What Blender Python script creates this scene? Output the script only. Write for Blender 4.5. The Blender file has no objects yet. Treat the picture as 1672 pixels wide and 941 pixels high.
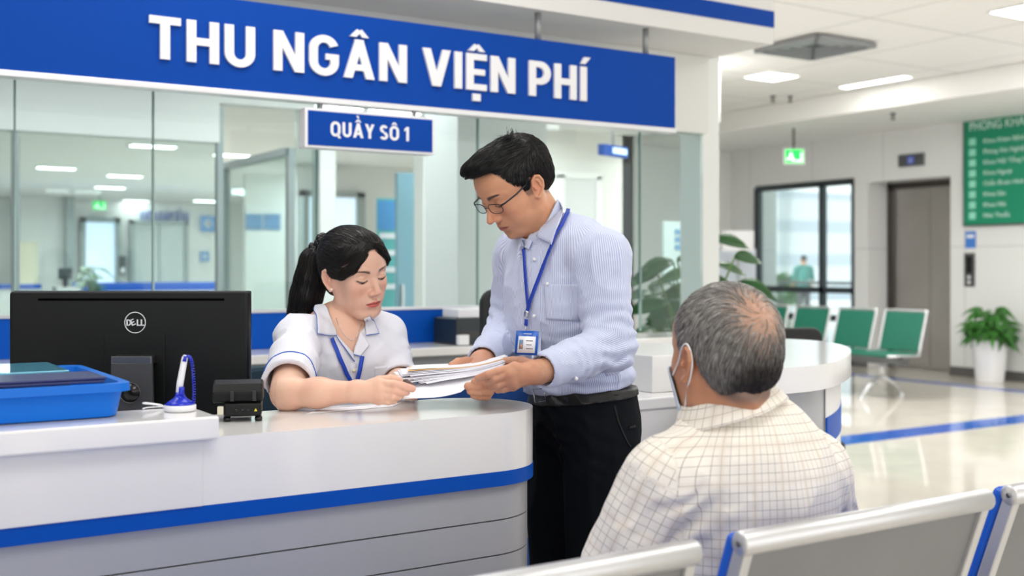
import bpy, bmesh, math, random
import numpy as np
from mathutils import Vector, Matrix
PI = math.pi
scene = bpy.context.scene
COL = scene.collection
# ---------------------------------------------------------------- camera (1672 x 941 frame)
FPX, UC, VH, CH = 1827.0, 836.0, 438.0, 1.30
YAW = math.radians(32.5)
FW = (math.sin(YAW), math.cos(YAW)); RT = (math.cos(YAW), -math.sin(YAW))
cam_data = bpy.data.cameras.new('camera'); cam = bpy.data.objects.new('camera', cam_data); COL.objects.link(cam)
cam.location = (0, 0, CH); cam.rotation_euler = (PI / 2, 0, -YAW)
cam_data.sensor_width = 36; cam_data.lens = FPX / 1672 * 36
cam_data.shift_y = -(470.5 - VH) / 1672
cam_data.clip_start = 0.05; cam_data.clip_end = 300
cam_data.dof.use_dof = True; cam_data.dof.focus_distance = 2.45; cam_data.dof.aperture_fstop = 3.2
scene.camera = cam
# ---------------------------------------------------------------- world, light, exposure
world = bpy.data.worlds.new('world'); scene.world = world; world.use_nodes = True
wn = world.node_tree.nodes; wn['Background'].inputs[0].default_value = (1.0, 0.985, 0.955, 1); wn['Background'].inputs[1].default_value = 1.7
scene.view_settings.view_transform = 'Standard'; scene.view_settings.look = 'None'
scene.view_settings.gamma = 1; scene.view_settings.use_curve_mapping = False
scene.view_settings.exposure = 0.2
PANEL_EMIT = 9.0
sun = bpy.data.lights.new('outdoor_sun', 'SUN'); sun.energy = 5.5; sun.angle = .1; sun_o = bpy.data.objects.new('outdoor_sun', sun); COL.objects.link(sun_o); sun_o.location = (-8, 10, 20); sun_o.rotation_euler = (0, math.radians(-52), 0)
def area_light(name, loc, sx, sy, power, color=(1, 0.99, 0.97), rot=(0, 0, 0)):
    d = bpy.data.lights.new(name, 'AREA'); d.shape = 'RECTANGLE'; d.size = sx; d.size_y = sy; d.energy = power; d.color = color
    o = bpy.data.objects.new(name, d); COL.objects.link(o); o.location = loc; o.rotation_euler = rot
    return o
for i, (x, y, p) in enumerate([(0.6, 0.2, 24), (3.4, 0.4, 24), (-0.6, 2.6, 18), (1.4, 3.0, 20), (6.2, 2.0, 36), (8.6, 4.6, 72), (5.6, 5.6, 50), (7.9, 8.0, 58), (10.2, 5.5, 50)]):
    area_light('ceiling_area_light', (x, y, 3.27 if (x, y) != (1.4, 3.0) else 3.2), 1.2, 1.2, p)
for i, (x, y, p) in enumerate([(1.2, 6.0, 26), (3.0, 6.2, 26), (5.4, 8.6, 28), (2.2, 10.5, 50), (4.2, 14, 80), (6.5, 19.5, 110), (3.4, 19.5, 95), (7.0, 15, 62), (9.6, 16, 62)]):
    area_light('hall_area_light', (x, y, 2.66), 1.4, 1.4, p, (.97, 0.99, 1.0))
# ---------------------------------------------------------------- pixel -> place helpers
def ray(u):
    t = (u - UC) / FPX
    return (FW[0] + RT[0] * t, FW[1] + RT[1] * t)
def PD(u, v, D):
    d = ray(u); return Vector((d[0] * D, d[1] * D, CH + (VH - v) / FPX * D))
def PY(u, v, y): return PD(u, v, y / ray(u)[1])
def PX(u, v, x): return PD(u, v, x / ray(u)[0])
def PZ(u, v, z): return PD(u, v, (CH - z) * FPX / (v - VH))
def VW(r, d, z): return Vector((FW[0] * d + RT[0] * r, FW[1] * d + RT[1] * r, z))
# ---------------------------------------------------------------- materials
def lin(c):
    return tuple((x / 255 / 12.92) if x / 255 <= 0.04045 else ((x / 255 + 0.055) / 1.055) ** 2.4 for x in c) + (1,)
def mat(name, rgb, rough=0.5, metal=0.0, emit=None, es=0.0, coat=0.0, bump=0.0, bscale=200, noise=0.0, nscale=4, sheen=0.0, sss=0.0, spec=0.5, vcol=None):
    m = bpy.data.materials.new(name); m.use_nodes = True
    nt = m.node_tree; b = nt.nodes['Principled BSDF']
    b.inputs['Base Color'].default_value = lin(rgb); b.inputs['Roughness'].default_value = rough; b.inputs['Metallic'].default_value = metal
    b.inputs['Coat Weight'].default_value = coat; b.inputs['Coat Roughness'].default_value = 0.08
    b.inputs['Specular IOR Level'].default_value = spec
    if sheen: b.inputs['Sheen Weight'].default_value = sheen
    if sss:
        b.inputs['Subsurface Weight'].default_value = sss; b.inputs['Subsurface Radius'].default_value = (0.012, 0.005, 0.003); b.inputs['Subsurface Scale'].default_value = 1.0
    if emit is not None:
        b.inputs['Emission Color'].default_value = lin(emit); b.inputs['Emission Strength'].default_value = es
    tc = nt.nodes.new('ShaderNodeTexCoord')
    src = None
    if vcol:
        a = nt.nodes.new('ShaderNodeAttribute'); a.attribute_name = vcol; src = a.outputs['Color']
        nt.links.new(src, b.inputs['Base Color'])
    if noise:
        n = nt.nodes.new('ShaderNodeTexNoise'); n.inputs['Scale'].default_value = nscale; n.inputs['Detail'].default_value = 5
        nt.links.new(tc.outputs['Object'], n.inputs['Vector'])
        r = nt.nodes.new('ShaderNodeMapRange'); r.inputs[1].default_value = 0.3; r.inputs[2].default_value = 0.7; r.inputs[3].default_value = 1 - noise; r.inputs[4].default_value = 1 + noise * 0.4
        nt.links.new(n.outputs['Fac'], r.inputs[0])
        mx = nt.nodes.new('ShaderNodeVectorMath'); mx.operation = 'SCALE'
        if src is not None: nt.links.new(src, mx.inputs[0])
        else: mx.inputs[0].default_value = lin(rgb)[:3]
        nt.links.new(r.outputs[0], mx.inputs['Scale']); nt.links.new(mx.outputs[0], b.inputs['Base Color'])
    if bump:
        n = nt.nodes.new('ShaderNodeTexNoise'); n.inputs['Scale'].default_value = bscale; n.inputs['Detail'].default_value = 3
        nt.links.new(tc.outputs['Object'], n.inputs['Vector'])
        bp = nt.nodes.new('ShaderNodeBump'); bp.inputs['Strength'].default_value = bump; bp.inputs['Distance'].default_value = 0.002
        nt.links.new(n.outputs['Fac'], bp.inputs['Height']); nt.links.new(bp.outputs[0], b.inputs['Normal'])
    return m
def glass_mat(name, tint, refl=1.0):
    m = bpy.data.materials.new(name); m.use_nodes = True; nt = m.node_tree
    for n in list(nt.nodes): nt.nodes.remove(n)
    out = nt.nodes.new('ShaderNodeOutputMaterial'); mix = nt.nodes.new('ShaderNodeMixShader')
    tr = nt.nodes.new('ShaderNodeBsdfTransparent'); tr.inputs[0].default_value = lin(tint)
    gl = nt.nodes.new('ShaderNodeBsdfGlossy'); gl.inputs['Roughness'].default_value = 0.02; gl.inputs['Color'].default_value = (.95, 1, .98, 1)
    fr = nt.nodes.new('ShaderNodeFresnel'); fr.inputs['IOR'].default_value = 1.45
    mu = nt.nodes.new('ShaderNodeMath'); mu.operation = 'MULTIPLY'; mu.inputs[1].default_value = refl
    nt.links.new(fr.outputs[0], mu.inputs[0]); nt.links.new(mu.outputs[0], mix.inputs[0])
    nt.links.new(tr.outputs[0], mix.inputs[1]); nt.links.new(gl.outputs[0], mix.inputs[2]); nt.links.new(mix.outputs[0], out.inputs[0])
    return m
def grid_mat(name, rgb, line, sx, sy, rough=0.3, lw=0.012, coords='Object', axes='XY', spec=.5, cloud=0.0, cscale=.6):
    m = mat(name, rgb, rough, spec=spec); nt = m.node_tree; b = nt.nodes['Principled BSDF']; L = nt.links.new
    tc = nt.nodes.new('ShaderNodeTexCoord'); sp = nt.nodes.new('ShaderNodeSeparateXYZ'); L(tc.outputs[coords], sp.inputs[0])
    outs = []
    for a, s in ((axes[0], sx), (axes[1], sy)):
        d = nt.nodes.new('ShaderNodeMath'); d.operation = 'DIVIDE'; d.inputs[1].default_value = s; L(sp.outputs[a], d.inputs[0])
        f = nt.nodes.new('ShaderNodeMath'); f.operation = 'FRACT'; L(d.outputs[0], f.inputs[0])
        c = nt.nodes.new('ShaderNodeMath'); c.operation = 'LESS_THAN'; c.inputs[1].default_value = lw / s; L(f.outputs[0], c.inputs[0]); outs.append(c)
    mx = nt.nodes.new('ShaderNodeMath'); mx.operation = 'MAXIMUM'; L(outs[0].outputs[0], mx.inputs[0]); L(outs[1].outputs[0], mx.inputs[1])
    n = nt.nodes.new('ShaderNodeTexNoise'); n.inputs['Scale'].default_value = cscale; n.inputs['Detail'].default_value = 4; L(tc.outputs['Object'], n.inputs['Vector'])
    r = nt.nodes.new('ShaderNodeMapRange'); r.inputs[1].default_value = .3; r.inputs[2].default_value = .7; r.inputs[3].default_value = 1 - cloud; r.inputs[4].default_value = 1 + cloud * .3; L(n.outputs['Fac'], r.inputs[0])
    sc = nt.nodes.new('ShaderNodeVectorMath'); sc.operation = 'SCALE'; sc.inputs[0].default_value = lin(rgb)[:3]; L(r.outputs[0], sc.inputs['Scale'])
    mc = nt.nodes.new('ShaderNodeMix'); mc.data_type = 'RGBA'; L(mx.outputs[0], mc.inputs['Factor']); L(sc.outputs[0], mc.inputs['A']); mc.inputs['B'].default_value = lin(line)
    L(mc.outputs['Result'], b.inputs['Base Color'])
    return m
M = {}
M['wall'] = mat('white_wall', (236, 236, 233), .55)
M['wall_tile'] = grid_mat('white_wall_panel', (234, 235, 234), (205, 206, 206), 1.2, 1.55, .25, .012, axes='YZ')
M['ceiling'] = grid_mat('ceiling_tile', (244, 243, 240), (208, 207, 204), 1.2, 1.2, .85, .02)
M['soffit'] = mat('soffit_white', (244, 243, 240), .7)
M['floor'] = grid_mat('polished_floor', (216, 210, 199), (196, 190, 180), .8, .8, .07, .006, cloud=.08, cscale=3)
M['floor_blue'] = mat('blue_floor_stripe', (38, 92, 190), .09)
M['counter'] = mat('counter_white', (238, 237, 236), .16, coat=.3, noise=.03, nscale=2)
M['counter_side'] = mat('counter_side_white', (232, 231, 230), .28, coat=.2)
M['grey_panel'] = mat('grey_panel', (176, 178, 182), .35, noise=.04, nscale=3)
M['blue'] = mat('sign_blue', (0, 66, 160), .5, spec=.12)
M['blue_stripe'] = mat('stripe_blue', (0, 80, 182), .45, spec=.16)
M['sign_white'] = mat('sign_white', (235, 235, 238), .35)
M['steel'] = mat('brushed_steel', (216, 217, 220), .40, .85)
M['steel_dark'] = mat('dark_steel', (120, 122, 126), .3, 1.0)
M['frame_grey'] = mat('grey_frame', (156, 166, 166), .4, .3)
M['frame_dark'] = mat('dark_frame', (62, 70, 74), .4, .3)
M['glass'] = glass_mat('partition_glass', (239, 246, 246), .55)
M['glass_edge'] = mat('glass_edge', (158, 186, 180), .15)
M['glass_clear'] = glass_mat('window_glass', (240, 248, 250), .7)
M['black'] = mat('black_plastic', (9, 12, 13), .42, spec=.28, noise=.1, nscale=8, bump=.15, bscale=900)
M['slot_shade'] = mat('slot_black', (3, 3, 3), .9, spec=.05)  # matte black that stands in for the shade inside the monitor slot
M['black_gloss'] = mat('black_gloss', (14, 14, 16), .2)
M['dark_grey'] = mat('dark_grey_plastic', (66, 67, 72), .42)
M['white_plastic'] = mat('white_plastic', (238, 238, 240), .25)
M['paper'] = mat('paper', (240, 240, 246), .7)
M['tray_blue'] = mat('tray_blue', (0, 108, 210), .36, spec=.3)
M['pen_blue'] = mat('pen_blue', (18, 44, 190), .22)
M['navy'] = mat('navy_folder', (16, 32, 96), .35)
M['chrome'] = mat('chrome', (220, 222, 226), .12, 1.0)
M['emit'] = mat('lamp_diffuser', (255, 255, 255), .5, emit=(255, 253, 248), es=PANEL_EMIT)
M['leaf'] = mat('leaf_green', (58, 120, 44), .4, noise=.35, nscale=12)
M['leaf_big'] = mat('leaf_deep_green', (30, 84, 30), .35, noise=.35, nscale=9)
M['stem'] = mat('stem_green', (96, 128, 60), .5)
M['soil'] = mat('soil', (60, 44, 34), .9)
M['green_seat'] = mat('green_upholstery', (18, 104, 84), .5, bump=.1)
M['blue_pad'] = mat('blue_pad', (18, 92, 208), .4)
# ---------------------------------------------------------------- mesh builder
class MB:
    def __init__(s): s.v = []; s.f = []; s.mi = []; s.smooth = []
    def add(s, vs, fs, mi=0, smooth=False):
        o = len(s.v); s.v += [tuple(x) for x in vs]
        for f in fs: s.f.append(tuple(i + o for i in f)); s.mi.append(mi); s.smooth.append(smooth)
        return s
    def box(s, x0, x1, y0, y1, z0, z1, mi=0, mtx=None):
        vs = [Vector((x, y, z)) for z in (z0, z1) for y in (y0, y1) for x in (x0, x1)]
        if mtx is not None: vs = [mtx @ v for v in vs]
        return s.add(vs, [(0, 2, 3, 1), (4, 5, 7, 6), (0, 1, 5, 4), (2, 6, 7, 3), (0, 4, 6, 2), (1, 3, 7, 5)], mi)
    def prism(s, pts, z0, z1, mi=0, smooth=False, mtx=None):
        n = len(pts); vs = [Vector((p[0], p[1], z0)) for p in pts] + [Vector((p[0], p[1], z1)) for p in pts]
        if mtx is not None: vs = [mtx @ v for v in vs]
        s.add(vs, [tuple(range(n))[::-1], tuple(range(n, 2 * n))], mi)
        if smooth: o = len(s.v); s.v += [tuple(x) for x in vs]
        else: o = len(s.v) - 2 * n
        for i in range(n):
            j = (i + 1) % n; s.f.append((o + i, o + j, o + n + j, o + n + i)); s.mi.append(mi); s.smooth.append(smooth)
        return s
    def lathe(s, prof, c=(0, 0, 0), n=32, mi=0, mtx=None, smooth=True):
        vs = []
        for r, z in prof:
            for k in range(n):
                a = 2 * PI * k / n; p = Vector((c[0] + r * math.cos(a), c[1] + r * math.sin(a), c[2] + z)); vs.append(mtx @ p if mtx is not None else p)
        fs = [(i * n + k, i * n + (k + 1) % n, (i + 1) * n + (k + 1) % n, (i + 1) * n + k) for i in range(len(prof) - 1) for k in range(n)]
        fs += [tuple(range(n))[::-1], tuple((len(prof) - 1) * n + k for k in range(n))]
        return s.add(vs, fs, mi, smooth)
    def tube(s, pts, r, n=10, mi=0, closed=False, flat=1.0, up=None):
        pts = [Vector(p) for p in pts]; m = len(pts); rs = r if isinstance(r, (list, tuple)) else [r] * m
        vs = []; prev = None
        for i, p in enumerate(pts):
            a = pts[i - 1] if (i > 0 or closed) else p; b = pts[(i + 1) % m] if (i < m - 1 or closed) else p
            t = (b - a); t = t.normalized() if t.length > 1e-9 else Vector((0, 0, 1))
            if up is not None: q = Vector(up)
            elif prev is None: q = Vector((0, 0, 1)) if abs(t.z) < .9 else Vector((1, 0, 0))
            else: q = prev
            q = (q - t * q.dot(t)).normalized(); prev = q; w = t.cross(q)
            for k in range(n):
                an = 2 * PI * k / n; vs.append(p + (w * math.cos(an) + q * math.sin(an) * flat) * rs[i])
        fs = [(i * n + k, i * n + (k + 1) % n, ((i + 1) % m) * n + (k + 1) % n, ((i + 1) % m) * n + k) for i in range(m if closed else m - 1) for k in range(n)]
        if not closed: fs += [tuple(range(n))[::-1], tuple((m - 1) * n + k for k in range(n))]
        return s.add(vs, fs, mi, True)
    def ball(s, c, r, n=16, mi=0, sc=(1, 1, 1)):
        vs = []; h = n // 2
        for i in range(h + 1):
            th = PI * i / h
            for k in range(n):
                a = 2 * PI * k / n; vs.append((c[0] + r * sc[0] * math.sin(th) * math.cos(a), c[1] + r * sc[1] * math.sin(th) * math.sin(a), c[2] + r * sc[2] * math.cos(th)))
        return s.add(vs, [(i * n + k, (i + 1) * n + k, (i + 1) * n + (k + 1) % n, i * n + (k + 1) % n) for i in range(h) for k in range(n)], mi, True)
    def grid(s, P, mi=0, smooth=True, closeu=False):
        a = len(P); b = len(P[0]); vs = [p for row in P for p in row]
        return s.add(vs, [(i * b + j, i * b + j + 1, ((i + 1) % a) * b + j + 1, ((i + 1) % a) * b + j) for i in range(a if closeu else a - 1) for j in range(b - 1)], mi, smooth)
    def build(s, name, mats, parent=None, bevel=0, solid=0, loc=None, world=False, seg=2, sub=0):
        me = bpy.data.meshes.new(name)
        off = Vector(parent_base(parent)) if (world and parent is not None) else Vector((0, 0, 0))
        if loc is not None and world: off = Vector(loc)
        me.from_pydata([(v[0] - off[0], v[1] - off[1], v[2] - off[2]) for v in s.v], [], s.f)
        for m in (mats if isinstance(mats, (list, tuple)) else [mats]): me.materials.append(m)
        me.polygons.foreach_set('material_index', s.mi); me.polygons.foreach_set('use_smooth', s.smooth)
        me.update()
        o = bpy.data.objects.new(name, me); COL.objects.link(o)
        if parent is not None: o.parent = parent
        if loc is not None: o.location = loc
        if solid: md = o.modifiers.new('solidify', 'SOLIDIFY'); md.thickness = solid; md.offset = 0
        if bevel: md = o.modifiers.new('bevel', 'BEVEL'); md.width = bevel; md.segments = seg; md.limit_method = 'ANGLE'; md.angle_limit = math.radians(40)
        if sub: md = o.modifiers.new('subdivision', 'SUBSURF'); md.levels = sub; md.render_levels = sub
        return o
def parent_base(o):
    p = Vector((0, 0, 0))
    while o is not None: p = p + Vector(o.location); o = o.parent
    return p
def tag(o, label=None, cat=None, group=None, kind=None):
    if label: o['label'] = label
    if cat: o['category'] = cat
    if group: o['group'] = group
    if kind: o['kind'] = kind
    return o
def thing(name, label, cat, loc=(0, 0, 0), rz=0, group=None):
    o = bpy.data.objects.new(name, None); COL.objects.link(o); o.location = loc; o.rotation_euler = (0, 0, rz); o.empty_display_size = .1
    return tag(o, label, cat, group)
def struct(name, mb, m, **k):
    o = mb.build(name, m, **k); o['kind'] = 'structure'; return o
def dup(o, parent=None, loc=None, rz=None, label=None):
    c = o.copy(); COL.objects.link(c)
    if parent is not None: c.parent = parent
    if loc is not None: c.location = loc
    if rz is not None: c.rotation_euler = (0, 0, rz)
    if label: c['label'] = label
    for ch in [x for x in COL.objects if x.parent == o]: dup(ch, c)
    return c
def text_mesh(name, body, size, mtx, m, parent=None, extrude=.004, offset=0.0, sx=1.0, spacing=1.0, fit=None, world=True):
    cu = bpy.data.curves.new(name, 'FONT'); cu.body = body; cu.size = size; cu.extrude = extrude; cu.offset = offset; cu.space_character = spacing
    cu.resolution_u = 4
    to = bpy.data.objects.new('tmp', cu); COL.objects.link(to)
    bpy.context.view_layer.update()
    me = bpy.data.meshes.new_from_object(to.evaluated_get(bpy.context.evaluated_depsgraph_get()))
    COL.objects.unlink(to); bpy.data.objects.remove(to); bpy.data.curves.remove(cu)
    xs = [v.co.x for v in me.vertices]
    if fit and xs:
        k = fit / (max(xs) - min(xs)); x0 = min(xs)
        for v in me.vertices: v.co.x = (v.co.x - x0) * k
    elif xs:
        for v in me.vertices: v.co.x *= sx
    off = parent_base(parent) if parent is not None else Vector((0, 0, 0))
    for v in me.vertices: v.co = mtx @ v.co - off
    me.materials.clear(); me.materials.append(m)
    o = bpy.data.objects.new(name, me); COL.objects.link(o)
    if parent is not None: o.parent = parent
    return o
def frame(origin, xa, ya, za):
    xa, ya, za = Vector(xa), Vector(ya), Vector(za)
    return Matrix(((xa.x, ya.x, za.x, origin[0]), (xa.y, ya.y, za.y, origin[1]), (xa.z, ya.z, za.z, origin[2]), (0, 0, 0, 1)))
FACE_Y = lambda x, y, z: frame((x, y, z), (1, 0, 0), (0, 0, 1), (0, -1, 0))     # text facing -Y
FACE_X = lambda x, y, z: frame((x, y, z), (0, -1, 0), (0, 0, 1), (-1, 0, 0))    # text facing -X
# ================================================================= SETTING
struct('floor', MB().box(-6, 30, -6, 30, -.1, 0), M['floor'])
struct('trim_1', MB().box(-2, 11.7, 5.62, 5.92, 0, .002), M['floor_blue'])
struct('trim_2', MB().box(10.75, 10.95, 5.92, 12.2, 0, .002), M['floor_blue'])
# ceilings: lobby 3.3 m, hall behind the glass 2.7 m
cb = MB()
cb.box(-6, 12.2, -6, 4.6, 3.3, 3.5); cb.box(4.15, 12.2, 4.6, 8, 3.3, 3.5); cb.box(7.45, 12.2, 8, 12.4, 3.3, 3.5)
struct('ceiling', cb, M['ceiling'])
cb = MB(); cb.box(-6, 4.15, 4.6, 24, 2.7, 3.5); cb.box(4.15, 7.45, 8, 24, 2.7, 3.5); cb.box(7.45, 14, 12.6, 24, 2.7, 3.5)
struct('ceiling_hall', cb, M['soffit'])
struct('trim_3', MB().box(10.0, 12.0, -6, 12.4, 3.05, 3.298), M['soffit'], bevel=.01)
# elevator wall x = 11.8
WX = 11.8
yw0, yw1 = PX(1228, 0, WX).y, PX(1395, 0, WX).y   # window 11.96 .. 10.07
ye0, ye1 = PX(1417, 0, WX).y, PX(1552, 0, WX).y
wb = MB()
wb.box(WX, WX + .5, -6, ye1, 0, 3.3); wb.box(WX, WX + .5, ye1, ye0, 2.42, 3.3); wb.box(WX, WX + .5, ye0, yw1, 0, 3.3)
wb.box(WX, WX + .12, yw1, yw0, 2.5, 3.3); wb.box(WX, WX + .5, yw0, 12.6, 0, 3.3)
struct('wall_right', wb, M['wall_tile'])
struct('wall_elevator_back', MB().box(WX + .5, WX + .6, ye1 - .1, ye0 + .1, 0, 2.6), M['wall'])
struct('wall_back', MB().box(7.45, WX + .5, 12.4, 12.6, 0, 3.3), M['wall'])
struct('wall_left', MB().box(-6.2, -6, -2, 24, 0, 3.3), M['wall'])
struct('baseboard_right', MB().box(WX - .02, WX, 4, ye1, 0, .11).box(WX - .02, WX, ye0, yw1, 0, .11), mat('dark_baseboard', (96, 94, 92), .4))
# elevator door
t = tag(MB().box(WX + .44, WX + .46, ye1 + .06, (ye0 + ye1) / 2 - .003, 0.01, 2.34).box(WX + .44, WX + .46, (ye0 + ye1) / 2 + .003, ye0 - .06, 0.01, 2.34).build('elevator_door', mat('elevator_steel', (186, 182, 179), .36, 1.0, noise=.1, nscale=1.5)), 'brushed steel double elevator door in the recessed lobby wall', 'elevator door')
struct('trim_4', MB().box(WX + .38, WX + .47, ye1, ye1 + .06, 0, 2.42).box(WX + .38, WX + .47, ye0 - .06, ye0, 0, 2.42).box(WX + .38, WX + .47, ye1, ye0, 2.34, 2.42), mat('elevator_frame', (88, 84, 82), .3, 1.0))
# window door to outside
def framed(name, x0, x1, ys, zs, m, th=.05):
    b = MB()
    for y in ys: b.box(x0, x1, y - th / 2, y + th / 2, zs[0], zs[-1])
    for z in zs: b.box(x0, x1, min(ys), max(ys), z - th / 2, z + th / 2)
    return b.build(name, m)
ym = PX(1338, 0, WX).y
w = framed('window_1', WX + .03, WX + .1, [yw1 + .04, ym, yw0 - .06], [.03, .62, 1.0, 2.46], M['frame_dark'], .085); w['kind'] = 'structure'
g = MB().box(WX + .06, WX + .07, yw1, yw0, 0, 2.5).build('window_glass', M['glass_clear'], w)
# hall walls
struct('wall_hall_far', MB().box(-6, 14, 24, 24.2, 0, 2.8), M['wall'])
struct('wall_hall_side', MB().box(5.95, 7.45, 9.3, 9.45, 0, 2.7).box(7.3, 7.45, 9.3, 12.6, 0, 3.3), mat('warm_white_wall', (234, 232, 226), .6))
struct('trim_5', MB().box(7.43, 7.46, 8.0, 9.3, 2.7, 3.3).box(4.15, 7.45, 7.98, 8.0, 2.7, 3.3).box(4.13, 4.16, 4.6, 8, 2.7, 3.3), M['wall'])
# white column behind the man's head and the column at the glass end
pc = PY(747, 0, 5.6)
struct('wall_column', MB().box(pc.x, pc.x + .62, 5.6, 6.0, 0, 2.7), M['wall'])
struct('wall_column_end', MB().box(3.99, 4.12, 4.42, 4.58, 0, 3.3), mat('column_white', (226, 230, 228), .4))
# canopy over the counter
struct('trim_6', MB().box(-6, 4.04, 3.95, 4.75, 2.40, 3.3), mat('canopy_white', (224, 223, 221), .55))
struct('trim_7', MB().box(-6, 4.043, 3.946, 4.72, 2.482, 2.562), M['blue'])
# header above the glass
struct('trim_8', MB().box(-6, 3.99, 4.36, 4.46, 2.0, 2.399), mat('header_white', (222, 224, 220), .5))
# second partition in the hall at y = 7.5
struct('trim_9', MB().box(-6, 2.40, 7.45, 7.58, 2.15, 2.7).box(2.40, 5.2, 7.45, 7.58, 2.42, 2.7), M['wall'])
def partition(name, parts, m, label=None): 
    b = MB()
    for p in parts: b.box(*p)
    o = b.build(name, m); o['kind'] = 'structure'; return o
x25, x355, x476, x530 = PY(25, 0, 7.5).x, PY(358, 0, 7.5).x, PY(474, 0, 7.5).x, PY(531, 0, 7.5).x
partition('trim_10', [(x25 - .02, x25 + .02, 7.47, 7.53, 0, 2.15), (x355 - .02, x355 + .02, 7.47, 7.53, 0, 2.4), (x476 - .025, x476 + .025, 7.47, 7.53, 0, 2.15), (x476 - .04, x476 + .04, 7.5, 9.0, 2.1, 2.15), (x476 - .04, x476 + .04, 8.95, 9.0, 0, 2.15)], M['frame_grey'])
partition('trim_11', [(x530 - .06, x530 + .06, 7.45, 7.6, 0, 2.45), (PY(686, 0, 7.5).x, PY(700, 0, 7.5).x, 7.45, 7.6, 0, 2.45)], M['wall'])
# glass things
def glass_run(name, x0, x1, y, z0, z1, label=None):
    o = MB().box(x0, x1, y - .005, y + .005, z0, z1).build(name, M['glass']); o['kind'] = 'structure'; return o
xs = [-2.2, -.9, -.1, PY(24, 0, 4.4).x, PY(250, 0, 4.4).x, PY(518, 0, 4.4).x, PY(780, 0, 4.4).x, PY(1045, 0, 4.4).x, 3.985]
for i in range(len(xs) - 1):
    glass_run('window_%d' % (i + 2), xs[i] + .003, xs[i + 1] - .003, 4.4, 1.13 if xs[i] < 3.2 else .985, 2.0)
    if 0 < i: struct('trim_%d' % (20 + i), MB().box(xs[i] - .003, xs[i] + .003, 4.392, 4.408, 1.13 if xs[i] < 3.4 else .985, 2.0), M['glass_edge'])
o = MB().box(-6, 2.4, 7.495, 7.505, 1.0, 2.15).build('window_12', M['glass']); o['kind'] = 'structure'
o = MB().box(x476 - .005, x476 + .005, 7.5, 9.0, 0, 2.1).build('window_13', M['glass']); o['kind'] = 'structure'
o = MB().box(x476 + .04, x530 - .06, 7.495, 7.505, 0, 2.42).build('window_14', M['glass']); o['kind'] = 'structure'
# outdoors beyond the window
struct('trim_40', MB().box(13, 60, -10, 60, -.2, -.02), mat('terrace', (190, 192, 190), .7))
b = MB(); rnd = random.Random(3)
for k in range(5):
    bl = MB(); w_ = rnd.uniform(5, 8); h_ = rnd.uniform(3, 5.5) if k % 2 else rnd.uniform(8, 14); y0 = 22 + k * 11
    bl.box(34, 40, y0, y0 + w_, 0, h_)
    o = bl.build('building', grid_mat('facade_%d' % k, (246, 248, 250), (214, 222, 230), 1.2, 1.4, .5, .5, axes='YZ'))
    tag(o, ['low pale building', 'tall grey-blue tower', 'low flat-roofed pale block', 'tall pale tower', 'pale building at the far left'][k] + ' seen through the lobby window', 'building', 'buildings outside the window')
t = thing('railing', 'steel railing on the terrace outside the lobby window', 'railing', (14.5, 12, 0))
MB().tube([(0, -4, 1.05), (0, 6, 1.05)], .03).build('handrail', M['steel_dark'], t)
for k in range(6): MB().tube([(0, -4 + 2 * k, -.02), (0, -4 + 2 * k, 1.05)], .02).build('post', M['steel_dark'], t)
def bush(name, c, r, h, label, seed):
    rn = np.random.RandomState(seed); tt = thing(name, label, 'shrub', c, 0, 'shrubs outside the window')
    b = MB()
    for k in range(500):
        d = rn.normal(size=3); d /= np.linalg.norm(d); q = rn.uniform(.75, 1.05)
        p = Vector((d[0] * r * q, d[1] * r * q, h * .55 + d[2] * h * .5 * q)); a = Vector(rn.normal(size=3)).normalized() * .16; e = Vector(rn.normal(size=3)).normalized() * .09
        b.add([p - a, p + e, p + a, p - e], [(0, 1, 2, 3)])
    b.build('foliage', M['leaf'], tt); MB().tube([(0, 0, 0), (0, 0, h * .6)], .05).build('trunk', M['soil'], tt)
bush('shrub', (24, 23.6, 0), 1.0, 1.1, 'rounded green shrub outside, behind the right pane of the lobby window', 1)
bush('shrub', (27, 29.8, 0), 1.1, 1.1, 'rounded green shrub outside, behind the left pane of the lobby window', 2)
def cr(pts, n=10):
    out = []; m = len(pts)
    for i in range(m - 1):
        p0, p1, p2, p3 = [np.array(pts[max(0, min(m - 1, i + k))], float) for k in (-1, 0, 1, 2)]
        for t in np.linspace(0, 1, n, endpoint=False):
            out.append(tuple(.5 * ((2 * p1) + (-p0 + p2) * t + (2 * p0 - 5 * p1 + 4 * p2 - p3) * t * t + (-p0 + 3 * p1 - 3 * p2 + p3) * t ** 3)))
    out.append(tuple(pts[-1])); return out

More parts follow.
